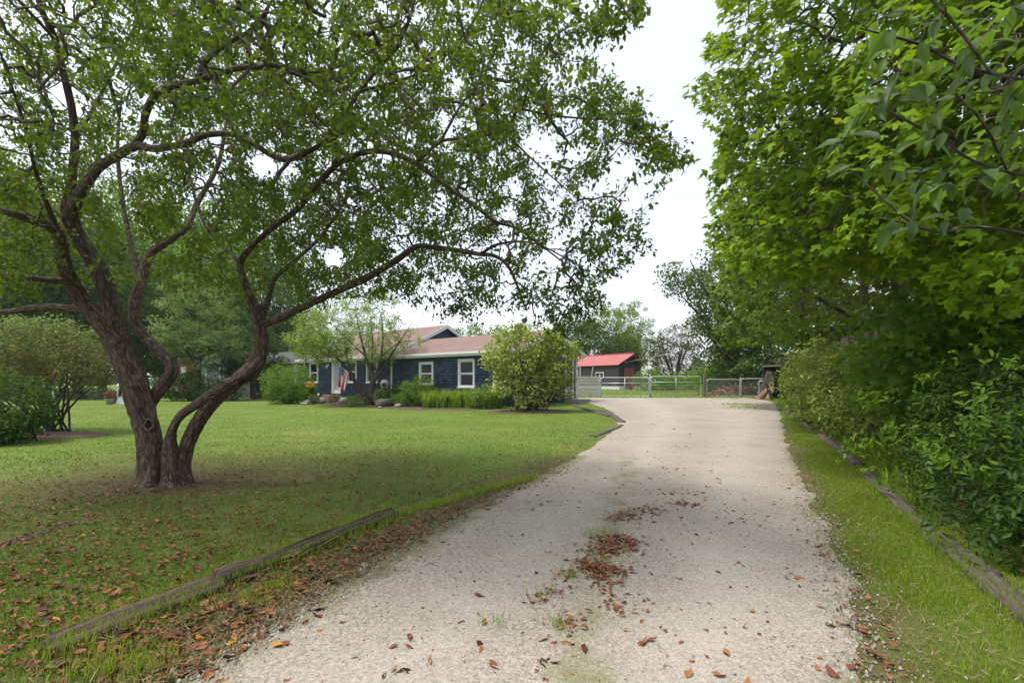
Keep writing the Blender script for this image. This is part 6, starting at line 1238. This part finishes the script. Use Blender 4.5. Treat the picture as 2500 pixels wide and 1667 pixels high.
n1_, n2_ = 6000, 9000; y = np.concatenate([np.exp(rg.uniform(math.log(1.7), math.log(14), n1_)), np.exp(rg.uniform(math.log(1.8), math.log(9), n2_))]); n = len(y)
x = np.concatenate([xr(y[:n1_]) + rg.uniform(-.1, 2.2, n1_), xl(y[n1_:]) - np.abs(rg.normal(0, .55, n2_)) + .1]); d = rg.uniform(0, 2 * np.pi, n); f = np.maximum(1, y / 4)
pos = np.column_stack([x, y, ground(x, y) + .008 + rg.uniform(0, .02, n)]); ax = np.column_stack([np.cos(d), np.sin(d), rg.normal(.1, .25, n)])
tag(link('dead_straw', leaves_mesh('dead_straw', BLADE1, pos, frames(ax, np.tile([0, 0, 1.], (n, 1)) + rg.normal(0, .4, (n, 3))), rg.uniform(.03, .09, n), .005 * f, rg.beta(2, 2, n), M['straw']), None, 'stuff'), 'dead straw and thatch lying along both edges of the drive', 'straw')
# longer tufts: along the timbers and in the drive's middle
tx, ty_ = [], []
for a, c, m_ in ((GD(100, 1512), GD(900, 1196), 3000), (GD(110, 1480), GD(900, 1172), 1500), (GD(2080, 1190), GD(2400, 1460), 2600), (GD(900, 1190), GD(1230, 1098), 1500)):
    t_ = rg.uniform(0, 1, m_); cl_ = np.round(t_ * 26) / 26 * .6 + t_ * .4; tx.append(a[0] + (c - a)[0] * cl_ + rg.normal(0, .05, m_)); ty_.append(a[1] + (c - a)[1] * cl_ + rg.normal(0, .05, m_))
for px, py, m_, s_ in ((250, 1530, 380, .10), (330, 1545, 220, .07), (590, 1385, 120, .06), (640, 1350, 150, .06), (1370, 1235, 60, .08), (1400, 1290, 50, .1), (1310, 1330, 60, .05), (1240, 1380, 40, .05), (1140, 1445, 30, .04), (1280, 1450, 40, .04), (1700, 930, 260, .5), (1712, 938, 320, .6), (1650, 915, 200, .8)):
    q = GD(px, py); tx.append(q[0] + rg.normal(0, s_, m_)); ty_.append(q[1] + rg.normal(0, s_, m_))
x, y = np.concatenate(tx), np.concatenate(ty_); n = len(x); f = np.maximum(1, y / 4.5)
grass('grass_tufts', 'longer tufts of grass along the timbers and in the gravel', x, y, rg.uniform(.04, .11, n), .005 * f, rg.beta(2, 2, n), M['verge_grass'], 134)
# pebbles
ico = np.array([(0, 0, 1), (.9, 0, -.25), (.28, .85, -.2), (-.72, .53, -.3), (-.7, -.5, -.22), (.3, -.86, -.3)]); icf = [np.array([(0, 1, 2), (0, 2, 3), (0, 3, 4), (0, 4, 5), (0, 5, 1)])]
n = 34000; y = np.exp(rg.uniform(math.log(1.7), math.log(6.5), n)); x = xl(y) + (xr(y) - xl(y) + .9) * rg.uniform(-.03, 1.03, n); k = in_drive(x, y, -.1) | ((x > xr(y)) & (rg.uniform(size=n) < .3 * (1 - sstep(.05, .5, x - xr(y))))); k &= rg.uniform(size=n) < .55 + .2 * (np.abs((x - xl(y)) / (xr(y) - xl(y)) - .5) > .33) + .3 * vnoise(x * 1.5, y * 1.5 + 9); x, y = x[k], y[k]; n = len(x)
pos = np.column_stack([x, y, ground(x, y) + .010 + .014 * (vnoise(x * .9 + 30, y * .7 + 30) - .4)]); s_ = rg.gamma(3, .0014, n) + .002
ax = unit(rg.normal(0, 1, (n, 3)) * np.array([1, 1, .25])); tag(link('gravel_stones', leaves_mesh('gravel_stones', (ico, icf), pos, frames(ax, np.tile([0, 0, 1.], (n, 1))), s_ * rg.uniform(.8, 1.5, n), s_, rg.beta(1.6, 1.6, n), M['pebble']), None, 'stuff'), 'loose pale gravel stones on the drive', 'gravel')
# fallen leaves: positions in several zones
LX, LY, LZ = [], [], []
def zone(n, fn): q = fn(n); LX.append(q[0]); LY.append(q[1]); LZ.append(np.full(len(q[0]), q[2]))
def along(a, c, n, sx, zn): t_ = rg.uniform(0, 1, n); return a[0] + (c - a)[0] * t_ + rg.normal(0, sx, n), a[1] + (c - a)[1] * t_ + rg.normal(0, sx, n), zn
def blob_px(pts, per, s_, zn):
    xs, ys = [], []
    for px, py in pts: q = GD(px, py); xs.append(q[0] + rg.normal(0, s_, per)); ys.append(q[1] + rg.normal(0, s_ * .9, per))
    return np.concatenate(xs), np.concatenate(ys), zn
def scatter_lawn(n):
    y = np.exp(rg.uniform(math.log(2.3), math.log(16), n)); x = rg.uniform(-1.15, .5, n) * y; d = np.hypot(x - TB[0] - .8, (y - TB[1] + .8) * .9); k = (x < xl(y) - .1) & (rg.uniform(size=n) < np.exp(-(d / 4.2) ** 2) + .05); return x[k], y[k], 0
def scatter_drive(n):
    y = np.exp(rg.uniform(math.log(2.1), math.log(20), n)); x = xl(y) + (xr(y) - xl(y)) * rg.beta(1.1, 1.5, n); k = rg.uniform(size=n) < .3 + .5 * vnoise(x * 1.2 + 5, y * 1.2); return x[k], y[k], 1
zone(27000, scatter_lawn); zone(2600, scatter_drive)
zone(1000, lambda n: along(GD(150, 1560), GD(960, 1215), n, .15, 2)); zone(520, lambda n: along(GD(960, 1215), GD(1330, 1070), n, .12, 2)); zone(220, lambda n: along(GD(330, 1590), GD(700, 1400), n, .12, 2))
zone(0, lambda n: blob_px([(1400, 1255), (1420, 1265), (1380, 1270), (1440, 1250), (1410, 1240)], 120, .095, 3)); zone(0, lambda n: blob_px([(1370, 1310), (1395, 1315), (1345, 1300), (1380, 1330)], 85, .08, 3)); zone(0, lambda n: blob_px([(1450, 1190), (1480, 1180), (1420, 1195)], 70, .10, 3)); zone(0, lambda n: blob_px([(1575, 1163), (1560, 1160)], 30, .07, 3)); zone(0, lambda n: blob_px([(1300, 1330), (1400, 1380), (1310, 1430), (1420, 1410), (1240, 1385), (1285, 1360), (1310, 1450), (1390, 1350), (1430, 1240), (1500, 1172)], 20, .06, 3)); zone(0, lambda n: blob_px([(1560, 1135), (1555, 1080)], 12, .12, 3))
zone(150, lambda n: along(GD(1880, 1190), GD(2020, 1560), n, .14, 4)); zone(90, lambda n: along(GD(1840, 1100), GD(1885, 1200), n, .2, 4)); zone(0, lambda n: blob_px([(378, 1125)], 160, .38, 0))
zone(1600, lambda n: (*(lambda t_: (3.7 + 6.3 * t_ + rg.normal(0, .35, n), 2.7 + 12.9 * t_ + rg.normal(0, .3, n)))(rg.uniform(0, 1, n)), 5))
x, y, zn = np.concatenate(LX), np.concatenate(LY), np.concatenate(LZ); k = (y > 1.8) & (np.abs(x / y) < 1.25) & (np.hypot(x - TB[0], y - TB[1]) > .34); x, y, zn = x[k], y[k], zn[k]
n = len(x); size = np.where(zn == 0, rg.gamma(4, .0078, n).clip(.012, .058), np.where(zn == 3, rg.uniform(.015, .05, n), rg.gamma(4.5, .0072, n).clip(.01, .066))); drv = in_drive(x, y)
pz = ground(x, y) + np.where(drv, .007, .014) + rg.uniform(0, .008, n) + np.where(zn == 3, rg.uniform(0, .02, n), 0) + np.where(zn == 5, .04, 0)
app = size / y * (np.abs(x / y) < 1.06) * (FPX * (CAM_H) / y < 737) * (zn != 5); order = np.argsort(-app); top = order[:300]; rest = order[300:]
ax = np.column_stack([rg.normal(0, 1, n), rg.normal(0, 1, n), rg.normal(0, .16, n)]); nr = np.column_stack([rg.normal(0, .25, n), rg.normal(0, .25, n), np.ones(n)]); FR = frames(ax, nr); colr = rg.beta(1.5, 1.7, n)
tag(link('leaf_litter', leaves_mesh('leaf_litter', OVAL, np.column_stack([x, y, pz])[rest[::2]], FR[rest[::2]], size[rest[::2]] * 1.15, size[rest[::2]] * rg.uniform(.4, .8, len(rest[::2])), colr[rest[::2]], M['fallen_leaf']), None, 'stuff'), 'scattered small fallen leaves over lawn and drive', 'leaf litter')
BROK = (np.array([(0, 0, 0), (-.5, .3, .25), (-.25, .8, .05), (.15, .62, -.05), (.5, .2, .3)], float), [np.array([(0, 3, 2), (0, 2, 1), (0, 4, 3)])])
r2 = rest[1::2]; tag(link('leaf_litter', leaves_mesh('leaf_litter', BROK, np.column_stack([x, y, pz])[r2], FR[r2], size[r2], size[r2] * rg.uniform(.5, 1.0, len(r2)), colr[r2], M['fallen_leaf']), None, 'stuff'), 'crumpled broken bits of fallen leaves over lawn and drive', 'leaf litter')
fmesh = {}
for v_ in range(4):
    for ci, (cn, cc) in enumerate((('dark brown', (.065, .030, .018)), ('rust red', (.165, .054, .024)), ('orange brown', (.26, .112, .042)), ('yellow', (.36, .19, .03)))):
        if v_ == 0: M['fl' + cn] = flat_mat('fallen_' + cn.replace(' ', '_'), cc, .6, .35, 40, .3, 60)
        bb = MB(); vv, ff_ = [], []
        for i in range(7):
            s_ = i / 6; wd = (.33 - .05 * v_) * math.sin(math.pi * min(1, s_ ** (.7 + .12 * v_))) ** (.8 + .15 * v_) * (1 + .14 * math.sin(9 * s_ + 2 * v_)) + .004
            for q in (-1, 0, 1): vv.append((q * wd * (1 - .12 * v_ * abs(q)), s_ - .5, (.10 + .30 * v_) * abs(q) ** 1.5 * wd + (.08 + .10 * v_) * (s_ - .5) ** 2 * 2 + .05 * math.sin(6 * s_ + 2.1 * v_ + 1.7 * q) + .10 * (v_ % 2) * q * (s_ - .5)))
        for i in range(6): ff_ += [(i * 3, i * 3 + 1, i * 3 + 4, i * 3 + 3), (i * 3 + 1, i * 3 + 2, i * 3 + 5, i * 3 + 4)]
        bb.add(vv, ff_); bb.tube([(0, -.72, .05), (0, -.5, .05)], .012, 3)
        o_ = bb.build('fallen_leaf', M['fl' + cn], None, True); fmesh[v_, ci] = o_.data; bpy.data.objects.remove(o_)
ZN = {0: 'on the lawn', 1: 'lying on the open gravel', 2: 'in the strip between timber and gravel', 3: 'in the leaf drift along the middle of the drive', 4: 'on the right edge of the drive'}
CN = ['dark brown', 'rust red', 'orange brown', 'yellow']
T1, T2, T3 = GD(100, 1500), GD(512, 1348), GD(905, 1183)
def rel(X, Y):                           # which timber, which third of it, how far above (+) or below (-)
    which, (a_, c_) = ('nearest', (T1, T2)) if X < T2[0] else ('farther', (T2, T3))
    d_ = (c_ - a_)[:2]; L_2 = float(np.hypot(*d_)); v_ = np.array([X, Y]) - a_[:2]; f_ = float(v_ @ d_) / L_2 ** 2; h_ = float(d_[0] * v_[1] - d_[1] * v_[0]) / L_2
    return which, ('left third' if f_ < .34 else 'middle' if f_ < .67 else 'right third'), h_
def place(z_, X, Y):
    if z_ == 0:
        wh, th_, h_ = rel(X, Y)
        if X < TB[0] - .4 and Y > 4.4: return 'on the lawn left of the big tree'
        if Y > TB[1] - 1.2: return 'on the lawn round the foot of the tree'
        return f"on lawn {'just' if h_ < .4 else 'well' if h_ < .9 else 'far'} above the {th_} of the {wh} timber"
    if z_ == 1: return ('near camera ' if Y < 3 else 'farther off ') + ('alone on the left half of the gravel' if X < (xl(Y) + xr(Y)) / 2 else 'alone on the right half of the gravel')
    if z_ == 2:
        wh, th_, h_ = rel(X, Y)
        if X > T3[0]: return 'on the gravel edge past the end of the timbers'
        return f"{'just' if h_ > -.2 else 'well'} below the {th_} of the {wh} timber" if h_ < 0 else f'on lawn touching the {th_} of the {wh} timber'
    if z_ == 3: return 'in the big leaf drift on the drive' if Y < 5.2 else 'in the small far leaf drift on the drive'
    return 'on the near right gravel edge by the verge' if Y < 3.6 else 'on the far right gravel edge by the verge'
CN = ['dark brown', 'rust red', 'orange brown', 'yellow']
for i in top:
    ci = int(rg.choice(4, p=[.22, .42, .32, .04])); vi = int(rg.integers(4)); o_ = link('fallen_leaf', fmesh[vi, ci]); Rm = FR[i]; sc_ = size[i] * 1.25
    Mx = Matrix([[*(Rm[a] * sc_), 0] for a in range(3)] + [[0, 0, 0, 1]]); Mx.translation = Vector((x[i], y[i], pz[i] + .004)); o_.matrix_world = Mx
    lb = f"{'large' if size[i] > .043 else 'small'} {'curled' if vi > 1 else 'flat'} {CN[ci]} leaf {place(int(zn[i]), x[i], y[i])}"
    tag(o_, lb, 'leaf', 'fallen leaves: ' + lb)
for m_ in bpy.data.meshes: m_.calc_loop_triangles()
print('tris', sum(len(m_.loop_triangles) for m_ in bpy.data.meshes))
# thin summer haze over everything
hz = MB(); hz.box(-700, 700, -20, 420, -1.0, 24)
hm, t, o = mat('haze'); pv = N(t, 'ShaderNodeVolumePrincipled'); pv.inputs['Color'].default_value = (.86, .91, 1.0, 1); pv.inputs['Density'].default_value = .0003; pv.inputs['Anisotropy'].default_value = .2
t.links.new(pv.outputs[0], o.inputs['Volume']); ho = hz.build('haze', hm, None, False, 'stuff'); tag(ho, 'thin pale haze in the air over the whole place', 'haze')
print('objects', len(bpy.data.objects), 'tris', sum(len(m_.polygons) for m_ in bpy.data.meshes))
